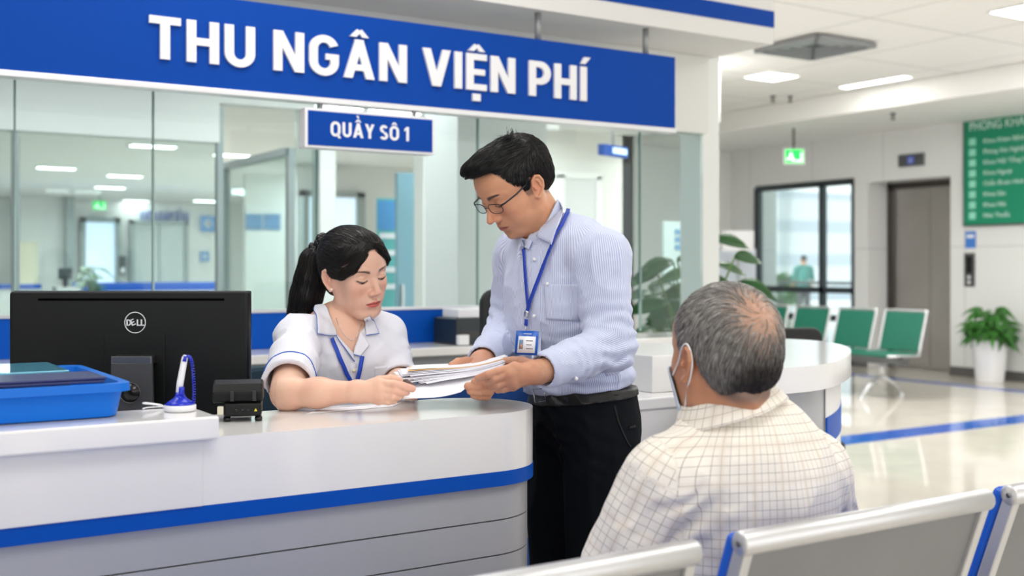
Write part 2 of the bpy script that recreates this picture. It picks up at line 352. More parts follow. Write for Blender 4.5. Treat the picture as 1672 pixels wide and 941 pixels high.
# bold sans-serif capitals cut from strokes (cap height 1)
def glyph(ch):
    W = .205; P = []
    def bar(x0, y0, x1, y1): P.append([(x0, y0), (x1, y0), (x1, y1), (x0, y1)])
    def dg(xa, ya, xb, yb, w=W * 1.06): P.append([(xa, ya), (xa + w, ya), (xb + w, yb), (xb, yb)] if yb > ya else [(xb, yb), (xb + w, yb), (xa + w, ya), (xa, ya)])
    def arc(cx, cy, rx, ry, a0, a1, w=W, n=18):
        A_ = [math.radians(a0 + (a1 - a0) * i / n) for i in range(n + 1)]
        for i in range(n):
            a, b = A_[i], A_[i + 1]; P.append([(cx + (rx - w) * math.cos(a), cy + (ry - w * .92) * math.sin(a)), (cx + rx * math.cos(a), cy + ry * math.sin(a)), (cx + rx * math.cos(b), cy + ry * math.sin(b)), (cx + (rx - w) * math.cos(b), cy + (ry - w * .92) * math.sin(b))])
    base = {'Â': 'A', 'Ệ': 'E', 'Í': 'I', 'Ầ': 'A', 'Ô': 'O'}.get(ch, ch); w = .7
    if base == 'T': bar(0, .82, .66, 1); bar(.33 - W / 2, 0, .33 + W / 2, .82); w = .66
    elif base == 'H': bar(0, 0, W, 1); bar(.70 - W, 0, .70, 1); bar(W, .41, .70 - W, .59)
    elif base == 'U': bar(0, .33, W, 1); bar(.68 - W, .33, .68, 1); arc(.34, .33, .34, .345, 180, 360); w = .68
    elif base == 'N': bar(0, 0, W, 1); bar(.72 - W, 0, .72, 1); dg(.0, 1, .72 - W * 1.06, 0); w = .72
    elif base == 'G': arc(.36, .66, .36, .355, 20, 180); arc(.36, .34, .36, .355, 180, 360); bar(0, .34, W, .66); bar(.72 - W, .30, .72, .50); bar(.40, .40, .72, .55); w = .72
    elif base == 'A': dg(0, 0, .29, 1); dg(.56, 0, .27, 1); bar(.20, .20, .58, .36); w = .78
    elif base == 'V': dg(0, 1, .27, 0); dg(.55, 1, .28, 0); w = .76
    elif base == 'I': bar(0, 0, W, 1); w = W
    elif base == 'E': bar(0, 0, W, 1); bar(W, .83, .58, 1); bar(W, .42, .53, .58); bar(W, 0, .58, .17); w = .58
    elif base == 'P': bar(0, 0, W, 1); bar(W, .83, .36, 1); bar(W, .34, .36, .51); arc(.34, .67, .32, .33, -90, 90); w = .66
    elif base == 'Q': arc(.37, .66, .37, .355, 0, 180); arc(.37, .34, .37, .355, 180, 360); bar(0, .34, W, .66); bar(.74 - W, .34, .74, .66); dg(.58, -.12, .40, .22, .2); w = .76
    elif base == 'O': arc(.37, .66, .37, .355, 0, 180); arc(.37, .34, .37, .355, 180, 360); bar(0, .34, W, .66); bar(.74 - W, .34, .74, .66); w = .74
    elif base == 'Y': dg(0, 1, .255, .40); dg(.50, 1, .245, .40); bar(.36 - W / 2, 0, .36 + W / 2, .45); w = .72
    elif base == 'S': arc(.32, .735, .31, .28, 25, 270, W); arc(.32, .265, .32, .28, -155, 90, W); w = .64
    elif base == '1': bar(.16, 0, .16 + W, 1); P.append([(0, .68), (0, .84), (.2, 1), (.2, .80)]); w = .37
    elif base == 'D': bar(0, 0, W, 1); bar(W, .83, .30, 1); bar(W, 0, .30, .17); arc(.28, .5, .42, .5, -90, 90); w = .70
    elif base == 'L': bar(0, 0, W, 1); bar(W, 0, .55, .18); w = .55
    c = w / 2
    if ch in 'ÂẦÔỆ':
        P.append([(c - .24, 1.07), (c - .07, 1.07), (c + .035, 1.21), (c - .055, 1.27)]); P.append([(c + .07, 1.07), (c + .24, 1.07), (c + .055, 1.27), (c - .035, 1.21)])
    if ch == 'Ầ': P.append([(c - .16, 1.52), (c + .0, 1.52), (c + .07, 1.33), (c - .04, 1.33)])
    if ch == 'Ệ': bar(c - .11, -.30, c + .11, -.10)
    if ch == 'Í': P.append([(c - .10, 1.08), (c + .05, 1.08), (c + .22, 1.28), (c + .02, 1.28)])
    return P, w
def glyph_text(name, s, size, mtx, m, parent, depth, fit=None, gap=.125, space=.30, skew=0):
    x = 0; items = []
    for ch in s:
        if ch == ' ': x += space; continue
        P, w = glyph(ch); items.append((x, P)); x += w + gap
    total = x - gap; k = (fit / total) if fit else size
    for x0, P in items:
        b = MB(); 
        for j, q in enumerate(P): b.prism([((x0 + p[0]) * k, p[1] * size) for p in q], 0, depth + .00008 * (j % 3), mtx=mtx)
        b.build(name, m, parent, world=True)
# ================================================================= RECEPTION COUNTERS
def stadium(x0, xc, y0, y1, n=24):
    r = (y1 - y0) / 2; yc = (y0 + y1) / 2
    return [(x0, y0)] + [(xc + r * math.cos(a), yc + r * math.sin(a)) for a in np.linspace(-PI / 2, PI / 2, n)] + [(x0, y1)]
def outset(x0, xc, y0, y1, d): return stadium(x0, xc, y0 + d, y1 - d)
c1 = thing('reception_counter', 'long white front reception counter with rounded end, blue stripe and grey panels', 'counter', (-1.2, 2.1, 0))
O1 = dict(world=True)
MB().prism(stadium(-1.2, 1.22, 1.96, 2.26), .8802, 1.0, smooth=True).build('countertop', M['counter'], c1, world=True, bevel=.004)
MB().prism(outset(-1.2, 1.22, 1.96, 2.26, -.001), .85, .88, smooth=True).build('blue_stripe', M['blue_stripe'], c1, world=True)
for k in range(11):
    z1 = .848 - k * .0725
    MB().prism(outset(-1.2, 1.22, 1.96, 2.26, .012), z1 - .0695, z1, smooth=True).build('grey_panel', M['grey_panel'], c1, world=True, bevel=.003)
MB().prism(outset(-1.2, 1.22, 1.96, 2.26, .02), .0, .85, smooth=True).build('core', M['dark_grey'], c1, world=True)
MB().prism([(-1.2, 1.93), (.622, 1.93), (.622, 2.10), (.33, 2.10), (.33, 2.42), (-1.2, 2.42)], 1.0, 1.04).build('raised_ledge', M['counter'], c1, world=True, bevel=.004)
MB().box(-1.2, .60, 1.955, 2.08, .88, 1.0).box(-1.2, .32, 2.08, 2.40, .0, 1.0).build('ledge_support', M['counter_side'], c1, world=True, bevel=.002)
# staff desk behind the ledge
sd = thing('staff_desk', 'white staff desk behind the front counter carrying the monitor', 'desk', (.7, 2.6, 0))
MB().box(.335, .93, 2.27, 2.86, .775, .80).box(-1.2, .335, 2.43, 2.86, .775, .80).build('desktop', M['counter'], sd, world=True, bevel=.003)
for x in (-1.1, .89): MB().box(x - .02, x + .02, 2.45, 2.82, 0, .775).build('leg', M['grey_panel'], sd, world=True)
# right counter: lower part with small raised box, then big rounded top
c2 = thing('side_counter', 'white side counter right of the standing man with big rounded raised top', 'counter', (2.4, 2.8, 0))
MB().box(1.77, 2.25, 2.205, 2.72, .94, .97).build('countertop', M['counter'], c2, world=True, bevel=.004)
MB().box(1.775, 2.25, 2.21, 2.70, .845, .94).build('upper_band', M['counter_side'], c2, world=True)
MB().box(1.768, 2.25, 2.206, 2.70, .815, .845).build('blue_stripe', M['blue_stripe'], c2, world=True)
MB().box(1.78, 2.25, 2.22, 2.70, 0, .815).build('grey_panel', M['grey_panel'], c2, world=True)
bx0 = PY(1065, 0, 2.29).x
MB().box(bx0, 2.25, 2.29, 2.70, .97, 1.068).build('raised_box', M['counter_side'], c2, world=True, bevel=.003)
def cr(pts, n=10):
    out = []; m = len(pts)
    for i in range(m - 1):
        p0, p1, p2, p3 = [np.array(pts[max(0, min(m - 1, i + k))], float) for k in (-1, 0, 1, 2)]
        for t in np.linspace(0, 1, n, endpoint=False):
            out.append(tuple(.5 * ((2 * p1) + (-p0 + p2) * t + (2 * p0 - 5 * p1 + 4 * p2 - p3) * t * t + (-p0 + 3 * p1 - 3 * p2 + p3) * t ** 3)))
    out.append(tuple(pts[-1])); return out
def vw2(r, d): w_ = VW(r, d, 0); return (w_.x, w_.y)
curve = [tuple(PZ(1175, 612, 1.04)[:2]), tuple(PZ(1258, 603, 1.04)[:2]), tuple(PZ(1330, 597, 1.04)[:2]), tuple(PZ(1366, 590, 1.04)[:2]), tuple(PZ(1388, 579, 1.04)[:2]), tuple(PZ(1387, 568, 1.04)[:2]), tuple(PZ(1366, 561, 1.04)[:2]), tuple(PZ(1330, 556, 1.04)[:2]), tuple(PZ(1270, 553, 1.04)[:2]), tuple(PZ(1200, 553, 1.04)[:2])]
top = cr(curve, 8)
cen = np.mean(np.array(top), axis=0)
def inset(pts, d):
    P = np.array(pts); out = []
    for i in range(len(P)):
        a = P[max(i - 1, 0)]; b = P[min(i + 1, len(P) - 1)]; t_ = (b - a) / (np.linalg.norm(b - a) + 1e-9); nrm = np.array([-t_[1], t_[0]])
        out.append(tuple(P[i] + nrm * d))
    return out
MB().prism(top, .972, 1.04, smooth=True).build('rounded_top', M['counter'], c2, world=True, bevel=.004)
MB().prism(inset(top, .035), .0, .9715, smooth=True).build('curved_body', M['grey_panel'], c2, world=True)
ib = inset(top, .032)
seg_ = ib[24:40]; MB().prism(seg_ + [tuple(cen)], .0, .971, smooth=True).build('end_panel', M['counter_side'], c2, world=True)
MB().prism(inset(top, .030)[24:40] + [tuple(cen)], .80, .878, smooth=True).build('blue_band', M['blue_stripe'], c2, world=True)
# back desk run with grey front, blue screen, glass on top
bd = thing('back_counter', 'narrow white back counter with grey front behind the receptionist', 'counter', (1, 4.25, 0))
MB().box(-2.2, 4.1, 4.08, 4.45, .935, .97).build('countertop', M['counter'], bd, world=True, bevel=.004)
MB().box(-2.2, 4.1, 4.12, 4.44, 0, .935).build('front_panel', mat('back_panel', (150, 154, 158), .5), bd, world=True)
MB().box(-2.2, 3.42, 4.38, 4.42, .971, 1.118).build('blue_screen', M['blue_stripe'], bd, world=True)
MB().box(-2.2, 3.42, 4.375, 4.425, 1.118, 1.13).build('screen_rail', M['steel'], bd, world=True)
M['rod'] = mat('rod_grey', (150, 152, 155), .35, .3)
# ================================================================= SIGNS
t = thing('hanging_banner', 'large blue hanging sign reading THU NGÂN VIỆN PHÍ in white raised letters', 'sign', (2, 4, 1.943))
MB().box(-3, 3.44, 3.985, 4.03, 1.95, 2.282).build('board', M['blue'], t, world=True, bevel=.002)
MB().box(-3, 3.44, 3.975, 4.035, 1.928, 1.95).build('bottom_rail', M['steel'], t, world=True, bevel=.002)
for u in (880, 1056):
    x = PY(u, 0, 4.0).x; MB().lathe([(.014, 2.282), (.014, 2.40)], (x, 4.008, 0), 12).build('hanger_rod', M['rod'], t, world=True)
for x in (-.5, 1.3): MB().lathe([(.014, 2.282), (.014, 2.40)], (x, 4.008, 0), 12).build('hanger_rod', M['rod'], t, world=True)
SW = dict(extrude=.008)
x0, x1 = PY(243, 0, 3.98).x, PY(957, 0, 3.98).x
glyph_text('letter', 'THU NGÂN VIỆN PHÍ', .150, FACE_Y(x0, 3.985, 2.035), M['sign_white'], t, .012, fit=x1 - x0)
t = thing('counter_number_sign', 'small blue sign reading QUẦY SÔ 1 hanging under the large banner', 'sign', (1.9, 4, 1.758))
MB().box(1.603, 2.157, 3.965, 4.03, 1.755, 1.905).build('casing', M['sign_white'], t, world=True, bevel=.002)
MB().box(1.615, 2.145, 3.962, 3.966, 1.765, 1.895).build('face', M['blue'], t, world=True)
for x in (1.68, 2.08): MB().box(x - .008, x + .008, 3.99, 4.006, 1.905, 1.93).build('bracket', M['steel_dark'], t, world=True)
xa, xb = PY(540, 0, 3.96).x, PY(668, 0, 3.96).x
glyph_text('letter', 'QUẦY SÔ 1', .056, FACE_Y(xa, 3.962, 1.803), M['sign_white'], t, .0012, fit=xb - xa)
# under-banner strip lamp
for (ua, ub, lb) in ((522, 588, 'left of the two slim strip lamps glowing between the banner and the small number sign'), (610, 682, 'right of the two slim strip lamps glowing between the banner and the small number sign')):
    tag(MB().box(PY(ua, 0, 4.4).x, PY(ub, 0, 4.4).x, 4.37, 4.45, 1.975, 1.999).build('strip_lamp', M['emit']), lb, 'lamp')
# ================================================================= LIGHT PANELS
def panel(x, y, z, sx, sy, label, name='ceiling_light', group='recessed ceiling lights'):
    t = thing(name, label, 'ceiling light', (x, y, z), 0, group)
    MB().box(-sx / 2, sx / 2, -sy / 2, sy / 2, -.012, .0).build('diffuser', M['emit'], t, bevel=.004)
    MB().box(-sx / 2 - .02, sx / 2 + .02, -sy / 2 - .02, -sy / 2, -.014, 0).box(-sx / 2 - .02, sx / 2 + .02, sy / 2, sy / 2 + .02, -.014, 0).box(-sx / 2 - .02, -sx / 2, -sy / 2, sy / 2, -.014, 0).box(sx / 2, sx / 2 + .02, -sy / 2, sy / 2, -.014, 0).build('frame', M['soffit'], t)
p = PZ(1260, 124, 3.299) if False else PD(1260, 124, 2 * FPX / 314); panel(p.x, p.y, 3.3, .42, .36, 'square bright ceiling panel near the air vent, left of the long strip light')
p = PD(1428, 133, 2 * FPX / 305); panel(p.x, p.y, 3.3, .14, .86, 'long narrow bright ceiling strip light above the elevator side')
p = PD(1668, 12, 2 * FPX / 426); panel(p.x + .12, p.y, 3.3, .42, .42, 'bright ceiling panel cut by the right edge at the top corner')
HL = [(250, 238, 'hall ceiling light nearest the glass, its glow crossing the glass joint'), (92, 274, 'leftmost hall ceiling light behind the glass'), (204, 287, 'hall ceiling light left of the glass joint, middle row'), (180, 306, 'hall ceiling light low beside the green exit sign'), (336, 328, 'small hall ceiling light above the blue square notice'), (222, 328, 'small hall ceiling light farthest back over the white doors'), (383, 253, 'hall ceiling light right of the grey partition post'), (418, 320, 'hall ceiling light above the pair of blue posters'), (550, 292, 'hall ceiling light below the small number sign'), (719, 242, 'ceiling light right of the small number sign, upper one'), (719, 295, 'ceiling light right of the small number sign, lower one'), (930, 225, "ceiling light right of the standing man's hair")]
for u, v, lb in HL:
    D = 1.4 * FPX / (438 - v); p = PD(u, v, D); panel(p.x, p.y, 2.7, .5, .22 if D < 20 else .3, lb, group='hall ceiling lights')
# air vent
p = PD(1330, 72, 10.0)
t = thing('air_vent', 'square grey air vent in the lobby ceiling', 'vent', (p.x, p.y, 3.3))
for k in range(4):
    s_ = .36 - k * .08; b = MB()
    for sx, sy in ((1, 0), (-1, 0), (0, 1), (0, -1)):
        if sx: b.box(sx * s_ - .03, sx * s_ + .03, -s_, s_, -.05 + .010 * k, -.012)
        else: b.box(-s_, s_, sy * s_ - .03, sy * s_ + .03, -.05 + .010 * k, -.012)
    b.build('louvre', M['rod'], t)
MB().box(-.36, .36, -.36, .36, -.012, -.001).build('dark_core', M['dark_grey'], t)
for (u, v), lb in zip(((1290, 160), (1262, 172), (1458, 185)), ('white ceiling sprinkler under the square ceiling panel', 'white ceiling sprinkler left of the exit sign', 'white ceiling sprinkler above the elevator display')):
    z = 3.3 if u < 1400 else 3.05
    D = (z - 1.3) * FPX / (438 - v) if u < 1400 else (3.05 - 1.3) * FPX / (438 - v); p = PD(u, v, min(D, 13))
    b = MB().lathe([(.03, -.0), (.03, -.015), (.012, -.02), (.012, -.06), (.03, -.065), (.03, -.07)], (p.x, p.y, z if p.x < 10 else 3.05), 12)
    tag(b.build('sprinkler', M['dark_grey']), lb, 'sprinkler', 'ceiling sprinklers')
# exit signs
def exit_sign(u, v, D, w_, h_, label, axis='X'):
    p = PD(u, v, D); t = thing('exit_sign', label, 'exit sign', tuple(p), 0)
    m = Matrix.Rotation(-YAW * .9, 4, 'Z')
    MB().box(-w_ / 2, w_ / 2, -.02, .02, -h_ / 2, h_ / 2, mtx=m).build('casing', M['white_plastic'], t)
    ge = mat('exit_green', (20, 190, 80), .4, emit=(30, 220, 90), es=1.1)
    MB().box(-w_ / 2 + .02, w_ / 2 - .02, -.024, -.02, -h_ / 2 + .02, h_ / 2 - .06 * h_, mtx=m).build('green_panel', ge, t)
    we = mat('exit_white', (240, 255, 240), .4, emit=(235, 255, 240), es=1.6)
    b = MB(); s = h_
    b.box(.02 * s, .5 * s, -.027, -.024, -.3 * s, -.22 * s, mtx=m); b.box(.42 * s, .5 * s, -.027, -.024, -.3 * s, .28 * s, mtx=m)
    b.ball((m @ Vector((-.2 * s, -.026, .22 * s)))[:], .06 * s, 8)
    b.box(-.3 * s, -.12 * s, -.027, -.024, -.08 * s, .14 * s, mtx=m); b.box(-.5 * s, -.28 * s, -.027, -.024, -.22 * s, -.1 * s, mtx=m); b.box(-.16 * s, -.04 * s, -.027, -.024, -.3 * s, -.06 * s, mtx=m)
    b.build('running_figure', we, t)
    MB().box(-.01, .01, -.01, .01, h_ / 2, (3.05 if D < 16 and u > 1000 else 2.7) - p.z).build('rod', M['steel_dark'], t)
exit_sign(1296, 256, 14.0, .27, .2, 'green lit exit sign hanging before the lobby window')
exit_sign(163, 336, 22, .3, .2, 'small green exit sign far back in the hall behind the glass')
exit_sign(516, 297, 18, .16, .13, 'tiny green exit sign beside the glass joint under the small number sign')
# blue lit directional sign
p0 = PD(1001, 247, 9.5)
t = thing('lit_sign', 'blue lit directional sign hanging behind the glass, right of the standing man', 'sign', tuple(p0))
m = Matrix.Rotation(math.radians(20), 4, 'Z')
MB().box(-.19, .19, -.03, .03, -.045, .045, mtx=m).build('casing', M['blue_stripe'], t)
MB().box(-.05, .17, -.034, -.03, -.022, .026, mtx=m).build('lit_face', mat('lit_face', (200, 225, 255), .4, emit=(190, 215, 255), es=1.4), t)
MB().box(-.008, .008, -.008, .008, .045, 3.3 - p0.z).build('rod', M['steel_dark'], t)
# elevator fittings on the right wall
t = thing('floor_display', 'grey floor number display above the elevator', 'display', (WX, 9.16, 2.58))
MB().box(-.03, 0, -.19, .19, 0, .155).build('casing', M['steel_dark'], t, bevel=.004)
MB().box(-.033, -.03, -.05, .05, .03, .125).build('screen', mat('display_screen', (50, 60, 90), .3, emit=(90, 110, 200), es=.4), t)
text_mesh('digit', '1', .09, FACE_X(WX - .035, 9.18, 2.62), M['sign_white'], t, extrude=.001)
t = thing('call_panel', 'dark vertical elevator call panel beside the steel door', 'panel', (WX, PX(1584, 0, WX).y, 1.08))
MB().box(-.02, 0, -.07, .07, 0, .4).build('plate', M['steel_dark'], t, bevel=.003)
MB().box(-.025, -.02, -.04, .04, .16, .36).build('screen', M['black_gloss'], t)
for k in range(2): MB().lathe([(.022, 0), (.022, .006)], (0, 0, 0), 12, mtx=Matrix.Translation((-.021, 0, .05 + k * .06)) @ Matrix.Rotation(-PI / 2, 4, 'Y')).build('button', M['white_plastic'], t)
t = thing('wall_notice', 'small blue notice above the elevator call panel', 'notice', (WX, PX(1585, 0, WX).y, 1.54))
MB().box(-.008, 0, -.07, .07, 0, .2).build('sheet', mat('notice_blue', (70, 130, 215), .5), t)
MB().box(-.0095, -.008, -.05, .05, .12, .16).build('printed_band', M['paper'], t)
# green directory board
gy = PX(1577, 0, WX).y
t = thing('directory_board', 'large green directory board with white lines of text on the right wall', 'sign', (WX, gy - .7, 1.80))
MB().box(-.05, 0, -.75, .7, 0, 1.27).build('board', mat('board_green', (16, 142, 106), .35), t, bevel=.004)
MB().box(-.055, -.002, .685, .7, 0, 1.27).box(-.055, -.002, -.75, .7, 1.255, 1.27).box(-.055, -.002, -.75, .7, 0, .015).build('frame', M['steel_dark'], t)
bw = mat('board_print', (222, 244, 236), .5)
text_mesh('heading', 'PHÒNG KHÁM BỆNH', .15, FACE_X(WX - .052, gy - .09, 2.93), bw, t, extrude=.001, fit=1.15)
LN = ['Khoa Khám Bệnh', 'Phòng Xét Nghiệm', 'Khoa Nội Tổng Hợp', 'Khoa Ngoại', 'Chẩn Đoán Hình Ảnh', 'Khoa Sản', 'Khoa Nhi', 'Nhà Thuốc']
icon = mat('icon_green', (150, 226, 200), .5)
for k, s in enumerate(LN):
    zz = 2.79 - k * .125
    text_mesh('text_line', s, .075, FACE_X(WX - .052, gy - .27, zz - .02), bw, t, extrude=.001)
    b = MB(); b.box(-.053, -.05, .53, .62, zz - 1.80 - .035, zz - 1.80 + .05); b.build('icon', icon, t, bevel=.001)
# ================================================================= HALL CONTENTS (behind glass)
far = lambda u, v: PY(u, v, 23.98)
def far_box(u0, u1, v0, v1, y, th): a = PY(u0, v1, y); b = PY(u1, v0, y); return (a.x, b.x, y - th, y, a.z, b.z)
dw = mat('hall_door', (206, 214, 214), .5)
d = thing('double_door', 'pale double door far back in the hall behind the glass', 'door', (far(258, 0).x, 23.9, 0))
a, b_, c_ = far(217, 366), far(258, 366), far(299, 366)
MB().box(a.x, b_.x - .01, 23.9, 23.95, 0, a.z).build('door_leaf', dw, d, world=True, bevel=.01); MB().box(b_.x + .01, c_.x, 23.9, 23.95, 0, a.z).build('door_leaf', dw, d, world=True, bevel=.01)
MB().box(a.x - .08, a.x, 23.85, 24, 0, a.z + .08).box(c_.x, c_.x + .08, 23.85, 24, 0, a.z + .08).box(a.x - .08, c_.x + .08, 23.85, 24, a.z, a.z + .08).build('door_frame', M['frame_grey'], d, world=True)
for s in (-1, 1): MB().box(b_.x + s * .1 - .015, b_.x + s * .1 + .015, 23.86, 23.9, .9, 1.3).build('handle', M['steel'], d, world=True)
bx = far_box(138, 186, 364, 462, 23.98, .06)
wd = struct('window_15', MB().box(*bx), mat('bright_window', (225, 235, 250), .4, emit=(215, 230, 255), es=.9))
MB().box(bx[1], bx[1] + .12, 23.85, 24, 0, bx[5] + .1).box(bx[0] - .1, bx[0], 23.85, 24, 0, bx[5] + .1).box(bx[0] - .1, bx[1] + .1, 23.85, 24, bx[5], bx[5] + .1).build('window_frame', M['frame_grey'], wd)
text_mesh('wall_lettering', 'KHOA KHÁM BỆNH', .34, FACE_Y(far(229, 0).x, 23.95, far(0, 357).z), M['blue_stripe'], extrude=.01, fit=far(308, 0).x - far(229, 0).x)
tag(bpy.data.objects['wall_lettering'], 'blurred blue lettering on the far hall wall above the pale double door', 'lettering')
nb = mat('notice_pale_blue', (96, 156, 216), .5)
for (u0, u1, v0, v1, y, lb) in ((327, 351, 353, 378, 23.9, 'blue square notice far back, upper of two beside the partition post'), (327, 341, 411, 427, 23.9, 'small blue notice far back, lower of two beside the partition post')):
    bb = far_box(u0, u1, v0, v1, y, .02); t = thing('wall_notice', lb, 'notice', (bb[0], bb[2], bb[4]))
    MB().box(*bb).build('sheet', nb, t, world=True); w3 = (bb[1] - bb[0]); h3 = bb[5] - bb[4]
    MB().box(bb[0] + w3 * .38, bb[1] - w3 * .38, bb[2] - .01, bb[2], bb[4] + h3 * .25, bb[5] - h3 * .25).box(bb[0] + w3 * .22, bb[1] - w3 * .22, bb[2] - .01, bb[2], bb[4] + h3 * .42, bb[5] - h3 * .42).build('symbol', M['paper'], t, world=True)
struct('trim_41', MB().box(*far_box(103, 116, 300, 470, 23.4, .3)), M['frame_grey'])
struct('wall_hall_pier', MB().box(*far_box(28, 104, 290, 500, 23.6, .3)[:4], 0, 2.7), M['wall'])
# low hall counter with blue top
a = PY(-40, 466, 13.5); b_ = PY(60, 466, 13.5)
t = thing('hall_counter', 'low white counter with blue top band far back in the hall', 'counter', (3.5, 20, 0))
a = PY(120, 464, 20); b_ = PY(356, 464, 20)
MB().box(a.x, b_.x, 19.8, 20.1, 0, a.z - .12).build('body', M['wall'], t, world=True); MB().box(a.x, b_.x, 19.78, 20.1, a.z - .12, a.z + .02).build('blue_band', M['blue_stripe'], t, world=True)
# low counter in front of the pier with screen and seated person on its left
t = thing('hall_desk', 'white desk with blue edge at the left of the hall behind the glass', 'desk', (2.4, 19.9, 0))
a = PY(-60, 466, 20); b_ = PY(62, 466, 20)
MB().box(a.x, b_.x, 19.7, 20.1, 0, a.z - .06).build('body', M['wall'], t, world=True); MB().box(a.x, b_.x, 19.68, 20.1, a.z - .06, a.z + .01).build('blue_edge', M['blue_stripe'], t, world=True)
bb = far_box(95, 117, 438, 456, 12.0, .03)
t = thing('hall_monitor', 'small dark monitor on a white pedestal in the hall behind the glass', 'monitor', (bb[0], 12, 0))
MB().box(*bb).build('screen', M['dark_grey'], t, world=True, bevel=.004); xm = (bb[0] + bb[1]) / 2
MB().box(xm - .02, xm + .02, 11.98, 12.0, bb[4] - .08, bb[4]).build('stand', M['dark_grey'], t, world=True)
MB().box(bb[0] - .03, bb[1] + .06, 11.9, 12.15, 0, bb[4] - .08).build('pedestal', M['wall'], t, world=True)
bb = far_box(193, 205, 418, 450, 23.9, .08)
t = thing('wall_dispenser', 'dark oval wall dispenser far back in the hall left of the double door', 'dispenser', (bb[0], 23.9, bb[4])); MB().box(*bb).build('casing', M['dark_grey'], t, world=True, bevel=.03)
MB().box(bb[0] + .03, bb[1] - .03, bb[2] - .01, bb[2], bb[4] + .05, bb[4] + .16).build('spout', M['steel'], t, world=True)
# pale yellow notice panel at left
bb = far_box(29, 61, 395, 500, 22.6, .03); t = tag(MB().box(bb[0], bb[1], bb[2], bb[3], 0, bb[5]).build('cream_screen', mat('cream', (226, 218, 190), .6)), 'cream upright screen behind the seated figure in the hall', 'screen')
# room to the right: side wall posters, bright window, teal door
for k, (u0, u1) in enumerate(((400, 427), (430, 457))):
    bb = far_box(u0, u1, 350, 375, 16, .02); t = thing('blue_poster', ['left', 'right'][k] + ' of the two blurred blue posters in the hall', 'poster', (bb[0], 16, bb[4]), 0, 'pair of blue posters')
    MB().box(*bb).build('sheet', mat('poster_blue_%d' % k, (88, 140, 186), .5), t, world=True)
    MB().box(bb[0] + .04, bb[1] - .04, bb[2] - .004, bb[2], bb[4] + .06, bb[4] + .08).box(bb[0] + .04, bb[1] - .04, bb[2] - .004, bb[2], bb[4] + .12, bb[4] + .14).build('printed_lines', nb, t, world=True)
struct('wall_hall_posters', MB().box(*far_box(396, 492, 300, 500, 16.1, .1)[:4], 0, 2.7), M['wall'])
bb = far_box(500, 578, 324, 500, 14, .05)
wd = struct('window_16', MB().box(bb[0], bb[1], bb[2], bb[3], .9, bb[5]), mat('bright_window_b', (228, 236, 246), .4, emit=(220, 232, 250), es=.8))
MB().box(bb[1], bb[1] + .12, 13.9, 14.05, 0, bb[5] + .08).box(bb[0] - .08, bb[0], 13.9, 14.05, 0, bb[5] + .08).box(bb[0] - .08, bb[1] + .12, 13.9, 14.05, bb[5], bb[5] + .08).box((bb[0] + bb[1]) / 2 - .03, (bb[0] + bb[1]) / 2 + .03, 13.9, 14, .9, bb[5]).build('window_frame', M['frame_grey'], wd)
bb = far_box(590, 616, 318, 500, 14, .05); struct('wall_hall_strip', MB().box(PY(486, 0, 14).x, PY(702, 0, 14).x, 14.06, 14.2, 0, 2.7), M['wall'])
bb = far_box(614, 646, 325, 500, 9.6, .03); t = thing('teal_banner', 'teal and white standing banner in the hall right of the receptionist', 'banner', (bb[0], 9.6, 0))
MB().box(bb[0], bb[1], 9.57, 9.6, 0.05, bb[5]).build('sheet', mat('banner_teal', (70, 176, 178), .5), t, world=True)
h3 = bb[5]
MB().box(bb[0], bb[1], 9.565, 9.57, h3 - .3, h3 - .02).build('blue_header', mat('banner_blue', (30, 140, 205), .5), t, world=True)
for k in range(4): MB().box(bb[0] + .02, bb[1] - .02, 9.562, 9.57, h3 - .38 - k * .16, h3 - .33 - k * .16).build('white_band', M['paper'], t, world=True)
MB().box(bb[0] - .02, bb[1] + .02, 9.45, 9.7, 0, .05).build('base', M['steel'], t, world=True)
bb = far_box(645, 681, 284, 500, 9.2, .05); t = thing('blue_grey_door', 'tall narrow blue-grey door leaf in the hall beside the teal banner', 'door', (bb[0], 9.2, 0))
MB().box(bb[0], bb[1], 9.15, 9.2, 0, bb[5]).build('door_leaf', mat('door_blue_grey', (110, 158, 176), .5), t, world=True); MB().box(bb[0] + .03, bb[0] + .05, 9.11, 9.15, .95, 1.15).build('handle', M['steel'], t, world=True)
bb = far_box(702, 748, 440, 500, 10.5, .4); t = thing('hall_cabinet', 'low grey cabinet in the corridor left of the white column', 'cabinet', (bb[0], 10.5, 0))
MB().box(bb[0], bb[1] + .5, 10.1, 10.5, 0, bb[5]).build('body', mat('cabinet_grey', (132, 138, 138), .5), t, world=True); MB().box(bb[0] - .01, bb[1] + .5, 10.08, 10.5, bb[5], bb[5] + .02).build('top', M['grey_panel'], t, world=True)
struct('wall_corridor', MB().box(PY(700, 0, 18).x, PY(762, 0, 18).x + 1, 18, 18.1, 0, 2.7), mat('corridor_wall', (205, 203, 198), .6))
# door on the side hall wall
a = PY(918, 286, 9.29); b_ = PY(970, 290, 9.29)
t = thing('door_panel', 'plain white door on the wall right of the standing man', 'door', (a.x, 9.28, 0))
MB().box(a.x, b_.x, 9.26, 9.29, 0, a.z - .03).build('door_leaf', mat('side_door', (222, 222, 220), .5), t, world=True); MB().box(b_.x, b_.x + .06, 9.24, 9.3, 0, a.z).box(a.x - .06, a.x, 9.24, 9.3, 0, a.z).box(a.x - .06, b_.x + .06, 9.24, 9.3, a.z - .03, a.z + .03).build('door_frame', M['soffit'], t, world=True)
MB().box(a.x + .05, a.x + .08, 9.2, 9.26, .95, 1.1).build('handle', M['steel'], t, world=True)
